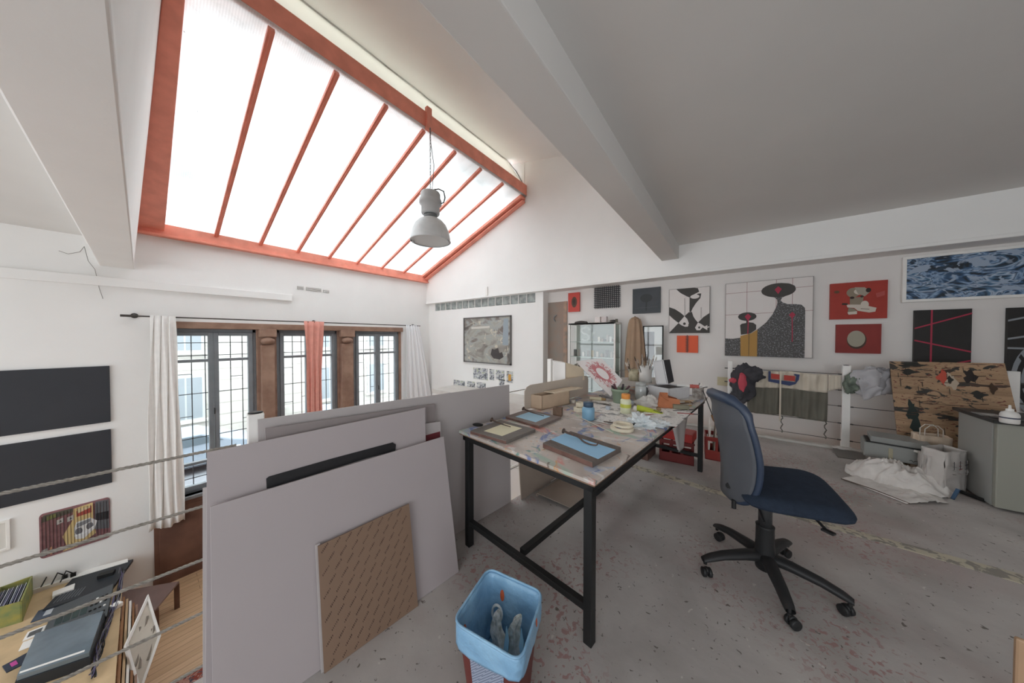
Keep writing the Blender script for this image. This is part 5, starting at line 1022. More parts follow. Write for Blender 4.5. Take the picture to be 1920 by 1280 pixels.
for i,(a,c_,d,e,l) in enumerate(((887,688,916,712,'wide snapshot at the left of the upper row of pinned prints'),(917,690,928,713,'narrow second print in the upper row under the grey painting'),(929,692,947,712,'third print in the upper row under the grey painting'),(949,694,963,718,'last print with an orange patch at the right of the upper row'),(935,711,947,724,'small grey print pinned below the upper row'),(850,711,873,728,'left print of the lower row above the white panel'),(875,713,892,729,'second print of the lower row above the white panel'),(893,715,912,730,'third print of the lower row above the white panel'),(958,738,981,752,'printed sheet pinned low beside the card sheet on the table'))):
    x0,x1,z0,z1=yq(a,c_,e,d,c_+1,e+1,YG); k=MB(); k.bb(x0,YG-.006,z0,x1,YG-.002,z1,whitep); k.bb(x0+.02,YG-.007,z0+.02,x1-.02,YG-.006,z1-.02,ph)
    if i==3: k.bb(x0+.08,YG-.008,z0+.07,x1-.08,YG-.007,z1-.1,mat('print_orange','cf9a4a'))
    tag(k.build('photo_print'),l,'print','prints pinned on the wall')
# ================================================================ PENDANT LAMP
gx=onX(803,212,XT+.07); g0=V((XT+.12,gx.y,5.0)); Dl=(g0-CAM).dot(FW)
bot=atD(805,452,Dl); top=atD(805,366,Dl); lz=bot.z; r=empty('pendant_lamp',(g0.x,g0.y,lz),'industrial grey dome lamp hanging on a chain in front of the skylight','lamp'); P=V((g0.x,g0.y,lz)); sc=Dl/537.
alu=mat('lamp_aluminium','d5d7d7',.35,metal=.1,var=.08,scale=8); alud=mat('lamp_housing','c3c5c6',.45,var=.06)
R_=36.5*sc
k=MB(); pr=[(1,.0),(1.03,.02),(1.0,.06),(.985,.25),(.92,.55),(.79,.85),(.6,1.06),(.4,1.18),(.30,1.22),(.28,1.20),(.4,1.14),(.58,1.02),(.77,.82),(.90,.53),(.96,.25),(.98,.04)]; k.lathe([(a*R_,b3*R_) for a,b3 in pr],P,alu,40); k.build('shade',r)
k=MB(); k.lathe([(0,.05*R_),(.97*R_,.05*R_)],P,mat('lamp_cover_glass','c9cccb',.15,spec=.6),40); k.build('cover_glass',r)
k=MB(); k.lathe([(a*R_,b3*R_) for a,b3 in ((.0,1.2),(.33,1.2),(.33,1.42),(.0,1.42))],P,mat('lamp_neck','7d8080',.5),20); k.build('neck',r)
k=MB(); k.lathe([(a*R_,b3*R_) for a,b3 in ((0,1.40),(.44,1.40),(.46,1.45),(.46,1.88),(.56,1.92),(.56,2.12),(.50,2.2),(.50,2.42),(.46,2.5),(0,2.52))],P,alud,32); k.build('ballast_housing',r)
k=MB(); t_=P+V((0,0,2.5*R_)); k.tube([t_+V((-.1*R_,0,0)),t_+V((0,0,.14*R_)),t_+V((.1*R_,0,0))],.012,alud,6); k.build('lifting_eye',r)
k=MB(); e0=t_+V((0,0,.12*R_)); n=int((g0-e0).length/.05)
for i in range(n):
    c_=e0.lerp(g0,(i+.5)/n); hor=V((1,0,0)) if i%2 else V((0,1,0)); k.tube([c_+hor*.012*cos(a)+V((0,0,.03*sin(a))) for a in [2*pi*j/8 for j in range(8)]],.0045,mat('chain_steel','8a8b8c',.4,metal=.5),5,closed=True)
k.build('chain',r)
k=MB(); s0=P+V((.2*R_,0,2.5*R_)); k.tube([s0+RT*(R_*a)+V((0,0,R_*b3)) for a,b3 in ((0,.1),(.3,.14),(.55,.02),(.62,-.3),(.55,-.55),(.4,-.6))],.012,mat('lamp_cable','5d6062',.5),6); k.tube([e0+RT*.03,e0.lerp(g0,.4)+RT*.06,e0.lerp(g0,.75)+RT*.01,g0],.006,mat('lamp_cable','5d6062'),5); k.build('cable',r)
k=MB(); 
for s in (-1,1):
    c_=P+RT*(s*R_*.9)+V((0,0,.05*R_)); k.box(c_,(.03,.03,.07),alud)
k.build('clips',r)
# ================================================================ OFFICE CHAIR
ch=empty('office_chair',(.18,2.36,0),'armless dark blue swivel chair on a five-star base','chair'); navy=mat('navy_fabric','26303f',.9,var=.2,scale=30,bump=.3,bscale=120); shell=mat('grey_plastic_shell','595b60',.5,var=.1,scale=5); blkp=mat('black_plastic','2a2a2b',.45,var=.15,scale=12)
hub=V((.17,2.36,.13))
cast=[(-.125,2.165),(.245,2.03),(.51,2.295),(.31,2.69),(-.08,2.60)]
for i,(x,y) in enumerate(cast):
    k=MB(); e=V((x,y,.085)); d=(e-hub); d.z=0; d.normalize(); s=V((-d.y,d.x,0))
    pts=[]
    prof=[(0,.042,.034,.135),(.3,.036,.029,.14),(.7,.031,.024,.125),(.93,.028,.022,.105),(1.04,.022,.014,.092)]
    def arm(u,v,prof=prof,e=e,s=s):
        t=v*(len(prof)-1); a=min(int(t),len(prof)-2); f=t-a; q=[prof[a][j]*(1-f)+prof[a+1][j]*f for j in range(4)]; c_=hub.lerp(V((e.x,e.y,0)),q[0]); c_.z=q[3]; an=u*2*pi; return c_+s*(q[1]*cos(an))+V((0,0,q[2]*sin(an)))
    k.grid(arm,14,14,blkp); ar=k.build('base_arm',ch)
    k=MB(); k.tube([e+V((0,0,-.02)),e+V((0,0,.02))],.01,blkp,8)
    wd=V((cos(i*1.7+.5),sin(i*1.7+.5),0)); c_=V((x,y,.027))+V((wd.y,-wd.x,0))*.018
    Rw=wd.to_track_quat('Z','Y').to_matrix()
    for o_ in (-.016,.016): k.lathe([(0,-.010),(.022,-.010),(.027,-.007),(.027,.007),(.022,.010),(0,.010)],c_+wd*o_,blkp,20,Rw)
    k.lathe([(0,-.007),(.02,-.007),(.02,.007),(0,.007)],c_+V((0,0,.012)),blkp,16,Rw); k.build('caster',ar)
k=MB(); k.lathe([(0,-.075),(.045,-.07),(.05,-.03),(.052,.02),(.046,.10),(.045,.19),(.047,.20),(.0,.20)],hub,blkp,24); k.build('hub',ch)
k=MB(); k.lathe([(0,.19),(.034,.19),(.034,.40),(0,.40)],hub,mat('gas_column','3a3a3b',.35),20); k.build('gas_column',ch)
k=MB(); k.box((.22,2.37,.545),(.30,.2,.05),blkp,rotv('Z',-.2)); k.tube([(.28,2.34,.54),(.36,2.22,.52),(.39,2.17,.50)],.008,blkp,6); k.box((.40,2.155,.495),(.05,.03,.012),blkp,rotv('Z',-.6)); k.tube([(.16,2.3,.54),(.13,2.2,.50),(.15,2.12,.46)],.008,blkp,6); k.build('tilt_mechanism',ch,bevel=.008)
# seat: rounded slab
SQ=[V((.06,2.06,.57)),V((.535,2.17,.585)),V((.45,2.64,.64)),V((.0,2.52,.615))]
def seatpt(u,v,dz): 
    return quv(SQ,u,v)+V((0,0,dz))
def seatgrid(k,top,m,inset=0):
    def fn(u,v):
        a=u*2*pi; rr_=v; # squircle mapping
        c_,s=cos(a),sin(a); n_=(abs(c_)**5+abs(s)**5)**(-1/5.); x=.5+.5*rr_*c_*n_*(1-inset); y=.5+.5*rr_*s*n_*(1-inset)
        edge=max(0,(rr_-.8)/.2); z=(.02+.012*(1-rr_**2)-.03*edge**2) if top else (-.04+.012*edge)
        return seatpt(x,y,z-.022*max(0,x-.75)*2)
    k.grid(fn,48,12,m)
k=MB(); seatgrid(k,True,navy); 
def rim(u,v):
    a=u*2*pi; c_,s=cos(a),sin(a); n_=(abs(c_)**5+abs(s)**5)**(-1/5.); bul=1+.02*sin(v*pi); x=.5+.5*c_*n_*bul*(1-.04*v); y=.5+.5*s*n_*bul*(1-.04*v); return seatpt(x,y,-.010-(.025)*v-.022*max(0,x-.75)*2)
k.grid(rim,48,5,navy); k.build('seat',ch)
k=MB(); seatgrid(k,False,blkp,.04); k.build('seat_underside',ch)
# backrest
BA=V((.100,2.12,0)); BB=V((-.078,2.47,0)); bd_=(BB-BA); bn=V((bd_.y,-bd_.x,0)).normalized()   # towards the sitter
def backpt(u,v,off):
    z=.50+.63*v; taper=.80+.20*min(1,v*2.2) if v<.45 else 1-.10*max(0,v-.8)*5*.5; uu=.5+(u-.5)*taper; c_=BA+bd_*uu
    lean=-.045*v+.03*v*v; bow=-.055*(1-(2*u-1)**2); flare=-.03*max(0,(v-.86)/.14)**1.5
    lumb=.03*sin(pi*min(1,v*1.3))
    return V((c_.x,c_.y,z))+bn*(bow+lean+off+flare+lumb)+V((.03,-.01,0))*(1-v)
def oval(u,v):   # round the corners of the unit square
    x,y=2*u-1,2*v-1; k_=.28; return .5+.5*x*sqrt(1-k_*y*y*y*y), .5+.5*y*sqrt(1-k_*x*x*x*x)
k=MB(); k.grid(lambda u,v:backpt(*oval(u,v),-.02),24,28,shell); k.build('back_shell',ch,solid=.014)
k=MB()
def padf(u,v):
    a,b3=oval(u,v); e=1-max(abs(2*u-1),abs(2*v-1))**6; return backpt(a,b3,.005+.045*e)
k.grid(padf,24,28,navy); k.build('back_cushion',ch)
k=MB(); n=60; L_=[]
for i in range(n):
    t=i/n*4; s=int(t); f=t-s; u,v=((f,0),(1,f),(1-f,1),(0,1-f))[s]; L_.append(backpt(*oval(u,v),-.002))
k.tube(L_,[.034 if (i/n*4>=2.1 and i/n*4<2.9) else .026 if (i/n*4>=1.9 and i/n*4<3.1) else .018 for i in range(n)],mat('navy_piping','303c50',.4,spec=.5),8,closed=True); k.build('edge_piping',ch)
k=MB(); k.tube([backpt(.4,.12,-.03),V((.05,2.33,.5)),V((.12,2.36,.535))],.018,blkp,8); k.tube([backpt(.25,.02,-.03),backpt(.25,.02,-.03)+V((-.0,0,-.05))],.012,blkp,6); k.build('back_bracket',ch)
# ================================================================ WASTE BIN
RZ=.36; rp_=[onZ(x,y,RZ) for x,y in ((916,1066),(1018,1112),(976,1243),(849,1166))]
cen=sum(rp_,V((0,0,0)))/4; r=empty('waste_bin',(cen.x,cen.y,0),'small square waste bin lined with a blue bag','bin')
def bq(k_,z,n=6,ns=10):    # rounded square loop scaled about the centre
    out=[]
    for i in range(4):
        p0,p1,p2,p3=rp_[i-1],rp_[i],rp_[(i+1)%4],rp_[(i+2)%4]; a=p1.lerp(p0,.16); c_=p1.lerp(p2,.16); e_=p2.lerp(p1,.16)
        for j in range(n+1): t=j/n; q=a*(1-t)**2+p1*2*t*(1-t)+c_*t*t; out.append(cen+(q-cen)*k_+V((0,0,z-RZ)))
        for j in range(1,ns+1): q=c_.lerp(e_,j/(ns+1)); out.append(cen+(q-cen)*k_+V((0,0,z-RZ)))
    return out
binm=mat('maroon_tin','6e3632',.5,var=.15,scale=6); m,nt,b,N,L=nodemat('mesh_print'); ck=N('ShaderNodeTexChecker'); ck.inputs['Scale'].default_value=180; ck.inputs[1].default_value=lin('aab2c4'); ck.inputs[2].default_value=lin('5d6880'); tc=N('ShaderNodeTexCoord'); L(tc.outputs['Object'],ck.inputs[0]); L(ck.outputs[0],b.inputs['Base Color']); meshm=m
k=MB(); loops=[bq(.74,.002),bq(.80,.1),bq(.96,.33)]; n=len(loops[0]); 
for a in range(2):
    vs=loops[a]+loops[a+1]; k.add(vs,[(j,(j+1)%n,n+(j+1)%n,n+j) for j in range(n)],binm,True)
k.add(bq(.74,.002),[tuple(range(n))],binm); k.build('bin_body',r)
k=MB(); f0,f1=bq(.753,.002),bq(.972,.335); idx=[j for j in range(n)]; sel=list(range(41,51)); ns_=len(sel)
vs=[f0[j] for j in sel]+[f1[j] for j in sel]; k.add(vs,[(j,j+1,ns_+j+1,ns_+j) for j in range(ns_-1)],meshm); k.build('printed_panel',r,label='pale mesh-patterned panel')
bag=mat('blue_bin_bag','93bcd9',.35,var=.12,scale=9,bump=.9,bscale=26,spec=.5,c2='7ba6c8')
k=MB()
def bagf(u,v):   # v 0 inside bottom .. .62 rim .. 1 outside hem
    i=int(u*n)%n; nz=NZ.noise(V((u*9,v*4,0)))+.5*abs(NZ.noise(V((u*26,v*5,4)))); nf=sin(u*2*pi*34)*.25+NZ.noise(V((u*60,v*3,1)))
    if v<.6:
        t=v/.6; kk=.70+.27*t; z=.10+(RZ-.10)*t; q=bq(kk-.10*abs(nz)*(1-t*.9)*t**.3,z)[i]; return q
    t=(v-.6)/.4; kk=1.0+.035*sin(min(1,t*2)*pi/2)+.028*nf*t-.02*t-.02*abs(NZ.noise(V((u*22,t*2,7))))*t; z=RZ+.006*sin(pi*min(1,t*5))-.085*t*(1+.55*NZ.noise(V((u*5,0,3)))); q=bq(kk,z)[i]; return q
k.add([bagf(i/n,j/24) for j in range(25) for i in range(n)],[(j*n+i,j*n+(i+1)%n,(j+1)*n+(i+1)%n,(j+1)*n+i) for j in range(24) for i in range(n)],bag,True); k.add([bagf(i/n,0) for i in range(n)],[tuple(range(n))],bag)
o=k.build('bin_bag',r,solid=.0015)
k=MB(); om=mat('orange_leaf_print','d0653f',.5); 
k.tube(bq(1.005,RZ+.003),.0055,bag,6,closed=True); k.build('rolled_rim',o)
k=MB()
for u,v,s in ((.13,.42,.022),(.84,.44,.016),(.40,.68,.016)):
    p=bagf(u,v); e1=(bagf((u+.02)%1,v)-p).normalized(); e2=(bagf(u,v+.05)-p).normalized(); nn=e1.cross(e2).normalized()
    if nn.dot(CAM-p)<0: nn=-nn
    k.poly([p+nn*.004+e1*(s*.5*cos(a))+e2*(s*1.1*sin(a)) for a in [2*pi*j/10 for j in range(10)]],nn*.001,om)
k.build('leaf_print',o,label='orange leaf printed on the blue bag')
for i,(x,y,h_,c_,l) in enumerate(((935,1200,.30,'e2e4df','crumpled white wrapper standing in the bin, left one'),(962,1205,.31,'dde2dd','pointed white wrapper standing in the bin, right one'))):
    b0=onZ(x,y+10,.16); k=MB(); rd=random.Random(i)
    def wf(u,v,b0=b0,h_=h_,i=i):
        a=u*2*pi; w_=.042*(1-v)**.7+.003; nz=1+.55*NZ.noise(V((cos(a)*2+i*5,sin(a)*2,v*5))); return b0+V((w_*nz*cos(a)*1.2+.02*v*(1 if i else -1)+.012*sin(v*7),w_*nz*.5*sin(a)+.02*v,-.06+(h_-.10)*v))
    k.grid(wf,20,18,mat('wrapper_'+c_,c_,.5,var=.25,scale=40,c2='9fa39c'),smooth=False); k.poly([b0+V(p_) for p_ in ((.03,-.02,-.06),(.06,-.02,-.06),(.055,0,.06),(.035,.01,.10))],(0,.003,0),mat('wrapper_blue','9fd0e6',.4)); tag(k.build('paper_wrapper'),l,'wrapper','wrappers in the bin')
k=MB(); b0=onZ(932,1150,.22); k.tube([b0+V((.022*cos(a),.008*cos(a),.04*sin(a))) for a in [2*pi*j/16 for j in range(16)]],.006,mat('wrapper_loop','e2e4df'),6,closed=True); tag(k.build('paper_loop'),'looped strip of pale paper in the bin behind the wrappers','paper strip')
# ================================================================ RIGHT SIDE
YR=5.70
def onR(x,y,Y=YR): return onY(x,y,Y)
# canvas banner with boat over the railing
x0,x1=onR(1401,750).x,onR(1551,750).x; za=onR(1480,697).z; zm=onR(1480,729).z; zb=(onR(1402,772).z+onR(1549,787).z)/2
creamc=mat('cream_canvas','cfc5b5',.85,var=.06,scale=6); olive=mat('olive_canvas','6f6c62',.85,var=.1,scale=6)
r=empty('canvas_banner',((x0+x1)/2,YR,zb),'cream and olive canvas with a painted boat, hung over the railing','banner')
def bf(za_,zb_,ph):
    def fn(u,v):
        x=x0+(x1-x0)*u; z=za_+(zb_-za_)*v; return V((x,YR-.02-.012*sin(u*31+v*3+ph)-.008*sin(u*67)-.03*sin(v*pi)*.3*NZ.noise(V((u*6,v*3,ph))),z-.01*sin(u*9)))
    return fn
k=MB(); k.grid(bf(za,zm,0),90,10,creamc); k.build('upper_panel',r,solid=.003)
k=MB(); k.grid(bf(zm,zb,1),90,18,olive); k.build('lower_panel',r,solid=.003,label='olive lower half')
def bp2(u,v): return V((x0+(x1-x0)*u,YR-.055,zm+(za-zm)*v))
nv=mat('boat_navy','3b466a',.7); rdb=mat('boat_red','b2473f',.7); k=MB()
k.poly([bp2(u,v) for u,v in ((.28,1.0),(.31,1.0),(.31,.52),(.62,.45),(.63,.80),(.60,.86),(.61,.92),(.67,.90),(.66,.6),(.62,.33),(.55,.22),(.28,.38))],(0,-.002,0),nv)
k.poly([bp2(u,v) for u,v in ((.315,.86),(.43,.84),(.43,.54),(.315,.56))],(0,-.002,0),rdb); k.poly([bp2(u,v) for u,v in ((.48,.82),(.615,.80),(.615,.50),(.48,.52))],(0,-.002,0),rdb); k.build('boat_figure',r,label='navy boat with two red blocks')
k=MB(); k.bar(bp2(.435,1.02)+V((0,-.004,0)),bp2(.435,-1.9)+V((0,-.01,0)),.018,.004,creamc); k.build('centre_strip',r)
for i,u in enumerate((.46,.975)):
    p=V((x0+(x1-x0)*u,YR-.04,zb)); k=MB(); k.tube([p+V((.012*sin(j*1.9),.0,-.03*j)) for j in range(9)],.007,mat('strap_grey','6b6862',.8),5); k.build('strap',r)
k=MB(); k.grid(lambda u,v:V((x1+.005+.11*u,YR-.02-.006*sin(u*20),za-.01-(za-zm)*1.0*v*(.9-.2*u))),8,8,creamc); k.build('corner_flap',r,solid=.002)
# clothes
def cloth(name,x,y,size,m,label,cat,seed,Y=YR,amp=.4,fold=9):
    c_=onR(x,y,Y); k=MB(); sx,sy,sz=size
    def fn(u,v):
        a=u*2*pi; b3=(v-.5)*pi*.998; d=V((cos(a)*cos(b3),sin(a)*cos(b3),sin(b3))); s=1+amp*(NZ.noise(d*1.7+V((seed,0,0)))+.35*NZ.noise(V((d.x*fold,d.z*1.5,seed))))
        return c_+V((d.x*sx*s,d.y*sy*s,d.z*sz*s+.03*sin(d.x*8+seed)))
    k.grid(fn,64,32,m); o=k.build(name); return tag(o,label,cat),c_
jk=mat('charcoal_jacket','4a494e',.8,var=.25,scale=10); pkm=mat('pink_lining','c4525f',.7,var=.1)
r=empty('dark_jacket',onR(1395,750,YR-.03),'charcoal jacket with pink panels hung on the railing','jacket')
def clump(par,name,x,y,size,m,seed,Y=YR-.04,amp=.4):
    c_=onR(x,y,Y); k=MB(); sx,sy,sz=size
    def fn(u,v):
        a=u*2*pi; b3=(v-.5)*pi*.998; d=V((cos(a)*cos(b3),sin(a)*cos(b3),sin(b3))); s=1+amp*(NZ.noise(d*1.8+V((seed,0,0)))+.4*NZ.noise(V((d.x*8,d.z*2,seed)))); return c_+V((d.x*sx*s,d.y*sy*s,d.z*sz*s))
    k.grid(fn,48,24,m); return k.build(name,par)
clump(r,'jacket_body',1391,716,(.16,.08,.26),jk,3); clump(r,'hood',1407,702,(.15,.09,.13),jk,5); clump(r,'sleeve',1388,742,(.12,.06,.12),jk,8)
clump(r,'pink_panel',1392,716,(.05,.03,.14),pkm,2,YR-.13,.2); clump(r,'pink_patch',1374,713,(.045,.03,.04),pkm,4,YR-.10,.2)
r=empty('grey_clothes',onR(1628,745,YR),'grey shirts bundled over the railing right of the post','clothes'); gs=mat('grey_jersey','9a999c',.85,var=.15,scale=8); gs2=mat('pale_grey_jersey','b5b3b6',.85,var=.1,scale=8); cam_=mat('green_grey_print','7f8a7d',.85,var=.5,scale=16)
clump(r,'grey_shirt',1632,716,(.18,.09,.17),gs2,1); clump(r,'dark_shirt',1652,714,(.10,.08,.16),gs,6); clump(r,'patterned_shirt',1600,719,(.085,.06,.13),cam_,9)
k=MB(); P=[onR(1608,712,YR-.13),onR(1658,728,YR-.13),onR(1650,740,YR-.12),onR(1620,751,YR-.12)]; k.grid(lambda u,v:quv(P,u,v)+V((0,-.012*sin(u*9+v*5),0)),16,12,gs2); k.build('hanging_sleeve',r,solid=.004)
# metal tray by the post foot
q=[onZ(1561,841,.03),onZ(1622,851,.03),onZ(1624,865,.001),onZ(1571,857,.001)]; k=MB(); k.slab(q,(0,0,.008),mat('tray_grey','76716d',.4,metal=.2)); tag(k.build('metal_tray'),'flat grey metal tray at the foot of the railing post','tray')
crumple('plaster_scraps',1580,840,(.08,.04,.02),mat('white_scraps','dedad6',.8),'white scraps piled on the tray at the post foot','scraps',3,base=onZ(1578,841,.035),amp=.6)
# splattered board
m,nt,b,N,L=nodemat('splattered_plywood'); c=ramp(nt,tnoise(nt,3,5,.4,mapscale=(1,1,6)),[(.3,'8c7055'),(.7,'b09070')])
f=ramp(nt,tnoise(nt,5,4,1.3,mapscale=(1,1,2.2),vec=(2,0,5)),[(.585,(0,0,0,1)),(.61,(1,1,1,1))]); c=mix(nt,f,c,'33302b')
f=ramp(nt,tnoise(nt,11,3,2,mapscale=(1,1,3),vec=(7,0,1)),[(.62,(0,0,0,1)),(.65,(1,1,1,1))]); c=mix(nt,f,c,'6b3b30')
f=ramp(nt,tnoise(nt,7,3,.8,mapscale=(.25,1,5),vec=(3,0,3)),[(.64,(0,0,0,1)),(.66,(1,1,1,1))]); c=mix(nt,f,c,'4a362a'); L(c,b.inputs['Base Color']); b.inputs['Roughness'].default_value=.6
tl=onR(1668,677,5.60); tr=onR(1884,681,5.60); bl=onR(1686,885,5.25); bl=V((tl.x+.0,5.25,.002)); br_=V((tr.x+.04,5.25,.002)); SB=[bl,br_,tr,tl]
k=MB(); nb=(br_-bl).cross(tl-bl).normalized(); nb=nb if nb.y<0 else -nb; k.slab(SB,-nb*.012,m)
lay=[0]
def sp(pts,c_): lay[0]+=.0003; k.poly([quv(SB,u,v)+nb*(.0006+lay[0]) for u,v in pts],nb*.0005,mat('splat_'+c_,c_,.5))
def blob(cx,cy,rx,ry,c_,s=0,n=18): sp([(cx+rx*(1+.35*sin(s+3*a)+.2*sin(7*a+s))*cos(a),cy+ry*(1+.3*sin(2*s+4*a))*sin(a)) for a in [2*pi*i/n for i in range(n)]],c_)
blob(.17,.90,.08,.025,'2c2b27',1); blob(.20,.97,.12,.02,'2c2b27',2); blob(.16,.53,.045,.10,'24302c',3); blob(.18,.38,.04,.09,'24302c',5); blob(.70,.88,.05,.06,'2c2523',2); blob(.74,.72,.06,.03,'2c2b27',7); blob(.48,.86,.05,.06,'b9503f',4); blob(.54,.83,.05,.07,'b5a592',3); blob(.53,.84,.025,.03,'2c2b27',1); blob(.76,.55,.06,.05,'6b3b30',2); blob(.77,.55,.035,.045,'24302c',9); blob(.15,.75,.03,.015,'2c2b27',3); blob(.86,.78,.03,.04,'453325',1)
for i in range(60):
    u=rd.uniform(.04,.9); v=rd.uniform(.3,.95); l=rd.uniform(.02,.1)
    if i%3: sp([(u,v),(u+l,v+.004),(u+l,v+.010),(u,v+.006)],'4a362a')
    else: sp([(u,v),(u+.006,v),(u+.008,v+l*.8),(u+.002,v+l*.8)],'33302b')
tag(k.build('splattered_board'),'brown board covered in dark paint splatters leaning on the railing','board')
# small fridge
fr=empty('mini_fridge',(2.13,4.78,0),'small grey fridge with a dark top, at the right edge','fridge'); fm=mat('fridge_grey','a2a3a0',.35,var=.08,scale=2,spec=.5); fm2=mat('fridge_door','95958b',.3,spec=.5)
fx0,fy0,fy1,fz=1.815,4.51,5.05,.755
k=MB(); k.bb(fx0,fy0+.05,.015,fx0+.56,fy1,fz,fm); k.build('fridge_body',fr,bevel=.008)
k=MB(); k.bb(fx0,fy0,.02,fx0+.56,fy0+.045,fz,fm2); k.build('door',fr,bevel=.008)
k=MB(); k.bb(fx0-.03,fy0-.03,fz,fx0+.6,fy1+.02,fz+.03,mat('dark_top','3c3b3a',.4,var=.3,scale=20)); k.build('worktop',fr,bevel=.003)
for x,y in ((fx0+.04,fy0+.1),(fx0+.04,fy1-.05)): k=MB(); k.lathe([(0,0),(.02,0),(.02,.018),(0,.018)],(x,y,0),black,10); k.build('foot',fr)
pz=fz+.03; p=onZ(1893,795,pz)+V((.02,.05,0)); r=empty('glue_bottle',p,'white round glue bottle with a conical cap standing on the fridge','bottle')
k=MB(); k.lathe([(0,0.0005),(.042,.0005),(.046,.01),(.046,.07),(.038,.09),(.02,.10),(.018,.105)],p,mat('white_bottle','dcd9d5',.4),24); k.build('body',r); k=MB(); k.lathe([(.0,.10),(.019,.10),(.019,.118),(.008,.122),(.006,.15),(0,.152)],p,whitep,14); k.build('cap',r); k=MB(); k.lathe([(.0465,.042),(.0468,.044),(.0468,.050),(.0465,.052)],p,mat('navy_stripe','3d4256'),24); k.build('stripe',r)
for i,(x,y,w_,c_) in enumerate(((1845,778,.12,'8f8f8d'),(1862,781,.10,'b5b3af'),(1880,786,.08,'6b6a68'))): k=MB(); p=onZ(x,y,pz); k.box(p+V((.03,.03,.004+i*.0015)),(w_,.14,.006),mat('leaflet_'+c_,c_,.5),rotv('Z',i*.4)); tag(k.build('leaflet'),'%s leaflet lying on the dark fridge top'%('mid grey','pale grey','dark grey')[i],'leaflet','leaflets on the fridge')
# grey two-part case on the drop cloth
bl=atD(1619,845,3.22); br_=atD(1735,868,2.93); bl.z=br_.z=.17; fx=(br_-bl); fx.z=0; fwid=fx.length; fx.normalize(); bk=V((-fx.y,fx.x,0)); 
if bk.y<0: bk=-bk
def cq(a,b3,c_): return bl+fx*a+bk*b3+V((0,0,c_))
cg=mat('case_grey','8f908d',.45,var=.05,scale=4); r=empty('grey_equipment_case',cq(fwid/2,.15,0),'grey two-part equipment case resting on the bundled drop cloth','case')
def cb2(k,a0,a1,b0,b1,c0,c1,m): k.hexa([cq(a0,b0,c0),cq(a1,b0,c0),cq(a1,b1,c0),cq(a0,b1,c0),cq(a0,b0,c1),cq(a1,b0,c1),cq(a1,b1,c1),cq(a0,b1,c1)],m)
k=MB(); cb2(k,0,fwid,0,.30,0,.155,cg); k.build('case_body',r,bevel=.008)
k=MB(); cb2(k,.05,fwid+.04,.03,.33,.165,.225,cg); k.build('case_lid',r,bevel=.006)
k=MB(); cb2(k,.02,fwid,.02,.3,.155,.166,black); k.build('gap_seal',r)
k=MB(); cb2(k,.17,.20,-.004,.0,0,.13,mat('tan_strap','a39c86',.7)); k.build('strap',r,bevel=.002)
k=MB(); k.tube([cq(.33,-.01,.15),cq(.42,-.02,.125),cq(.52,-.015,.12)],.012,whitep,8); k.build('handle',r)
k=MB(); k.tube([cq(fwid*.76+.012*j,-.002,.035+.010*sin(j*2.2)) for j in range(8)],.003,mat('script_dark','4b4a49'),4); k.build('script_mark',r,label='small dark script mark')
# drop cloth
dc=mat('drop_cloth','dcd7d2',.9,var=.16,scale=9,bump=.3,bscale=30)
base_=onZ(1684,905,0)
k=MB()
def dcf(u,v):
    a=u*2*pi; rr_=v; x=.34*rr_*cos(a)-.02; y=.25*rr_*sin(a); h=.17*(max(0,1-rr_**3))
    n1=NZ.noise(V((x*7,y*7,1)))*.07-abs(NZ.noise(V((x*9+2*NZ.noise(V((x*5,y*5,0))),y*9,5))))*.16+.04+abs(NZ.noise(V((x*24,y*24,8))))*.035
    return V((base_.x,base_.y,0))+fx*x+bk*y+V((0,0,max(.004,h+n1*(1.2-.6*rr_))))
k.grid(dcf,110,44,dc); tag(k.build('drop_cloth'),'bundled paint-spotted white drop cloth under the grey case','drop cloth')
k=MB(); Q=[onZ(1578,897,0.003),onZ(1700,945,.003),onZ(1778,944,.003),onZ(1700,880,.003)]
k.grid(lambda u,v:quv(Q,u,v)+V((0,0,.004+.05*abs(NZ.noise(V((u*7,v*8,3))))*sin(v*pi)+.01*sin(v*pi))),40,20,dc); tag(k.build('cloth_spread',solid=.003),'flat trailing part of a white cloth spread on the floor before the bundle','cloth')
k=MB(); k.tube([onZ(1577,897,.012),onZ(1640,918,.012),onZ(1706,944,.010)],.005,mat('stick_dark','5d4c42'),6); tag(k.build('thin_rod'),'thin dark rod along the edge of the spread cloth','rod')
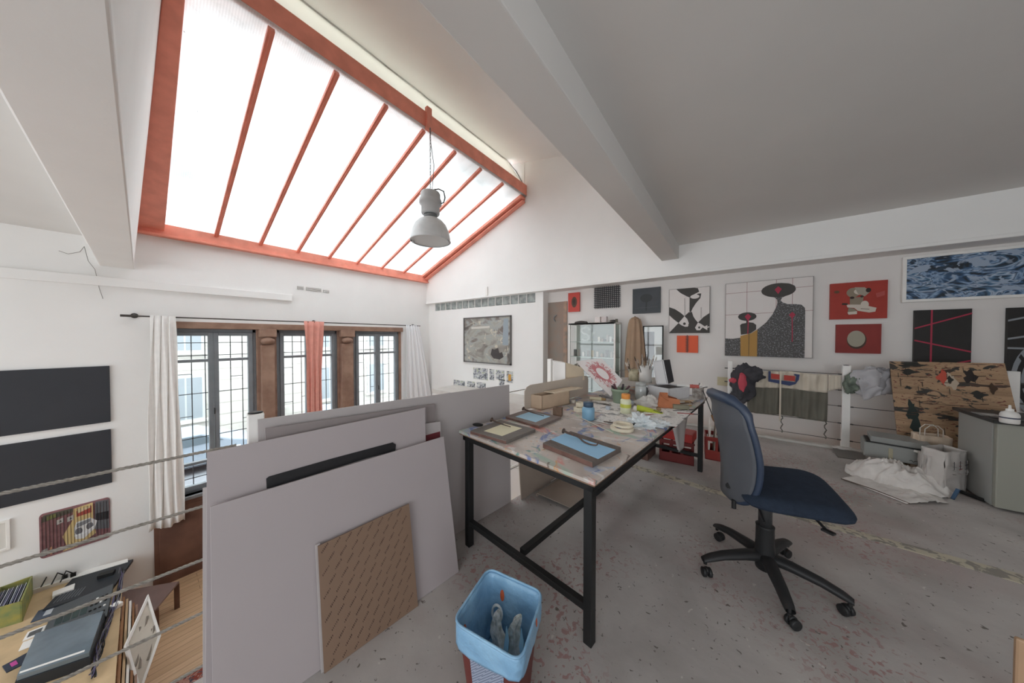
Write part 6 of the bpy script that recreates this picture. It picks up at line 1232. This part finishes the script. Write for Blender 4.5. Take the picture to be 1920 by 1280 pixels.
# paper bags
def bagbox(name,pxl,pxr_,D0,D1,h_,dep,m,label,handle=True,marks=True):
    a=onZ(*pxl,0); b3=onZ(*pxr_,0); d=(b3-a); d.z=0; w_=d.length; d.normalize(); nn=V((-d.y,d.x,0)); 
    if nn.y<0: nn=-nn
    r=empty(name,a.lerp(b3,.5),label,'paper bag','paper bags by the drop cloth'); k=MB(); rdx=random.Random(len(label))
    top=[a+V((0,0,h_)),b3+V((0,0,h_*.97)),b3+nn*dep+V((0,0,h_)),a+nn*dep+V((0,0,h_*1.02))]; bot=[a,b3,b3+nn*dep,a+nn*dep]
    for i in range(4):
        j=(i+1)%4; Q=[bot[i],bot[j],top[j],top[i]]; mid=(bot[i]+bot[j])/2; out_=(mid-(a+b3+nn*dep*2)/2*.5-(a+b3)/2*.5); out_.z=0
        k.grid(lambda u,v,Q=Q,i=i:quv(Q,u,v)+nn*(.02*NZ.noise(V((u*4+i*3,v*5,1))))+d*(.015*NZ.noise(V((u*3,v*4+i,7)))),10,12,m)
    k.slab(bot,(0,0,.004),m); k.build('bag_body',r,solid=.002)
    if handle:
        for off in (.02,dep-.02):
            c_=a.lerp(b3,.5)+nn*off+V((0,0,h_)); k=MB(); k.tube([c_+d*(-.07)+V((0,0,-.03)),c_+d*(-.068)+V((0,0,.06)),c_+d*(-.03)+V((0,0,.10)),c_+d*.03+V((0,0,.10)),c_+d*.068+V((0,0,.06)),c_+d*.07+V((0,0,-.03))],.004,mat('paper_cord','cfc8bf',.8),6); k.build('handle',r)
    if marks:
        k=MB()
        for i in range(3):
            for s in range(4):
                q0=a+d*(w_*(.2+.27*i))-nn*.022+V((0,0,h_*.75-.035*s)); k.bar(q0,q0+d*(.03+.012*((s+i)%2))+V((0,0,.008*((s*i)%3-1))),.006,.002,mat('bag_red_ink','9c4f4a') if i==1 else mat('bag_ink','4d4b50'))
                if s<2: k.bar(q0+d*.015+V((0,0,.012)),q0+d*.015+V((0,0,-.03)),.005,.002,mat('bag_ink','4d4b50'))
        k.build('printed_characters',r)
    return r
pb=mat('white_bag_paper','c5bfba',.7,var=.1,scale=6); pb2=mat('cream_bag_paper','cdb9a4',.7,var=.06,scale=5)
bagbox('paper_bag',(1770,928),(1812,922),0,0,.41,.14,pb,'white paper bag with dark printed characters beside the fridge',handle=False)
bagbox('paper_bag',(1735,918),(1775,925),0,0,.34,.12,pb,'crumpled white paper bag behind the drop cloth bundle',marks=False,handle=False)
bagbox('paper_bag',(1722,895),(1785,902),0,0,.46,.09,pb2,'taller cream paper bag with a round cord handle, rearmost',marks=False)
k=MB(); a=onZ(1800,921,.02); b2=onZ(1846,938,.02); k.tube([a,b2],.016,black,8); tag(k.build('black_umbrella'),'black folded umbrella lying beside the fridge','umbrella')
k=MB(); a=onZ(1786,935,.01); k.bar(a,a+V((.05,.06,.08)),.02,.015,mat('blue_clip','3d5570',.5)); tag(k.build('blue_tool'),'small blue handled tool in front of the white bag','tool')
# wooden chair post at the lower right edge
r0=atD(1909,1195,1.15); k=MB(); k.box((r0.x+.01,r0.y,r0.z/2),(.035,.022,r0.z),mat('light_wood_post','b9987a',.5,var=.1),rotv('Z',-.2)); o=k.build('wooden_post',bevel=.008); tag(o,'rounded pale wooden upright cut by the lower right edge','wood post')
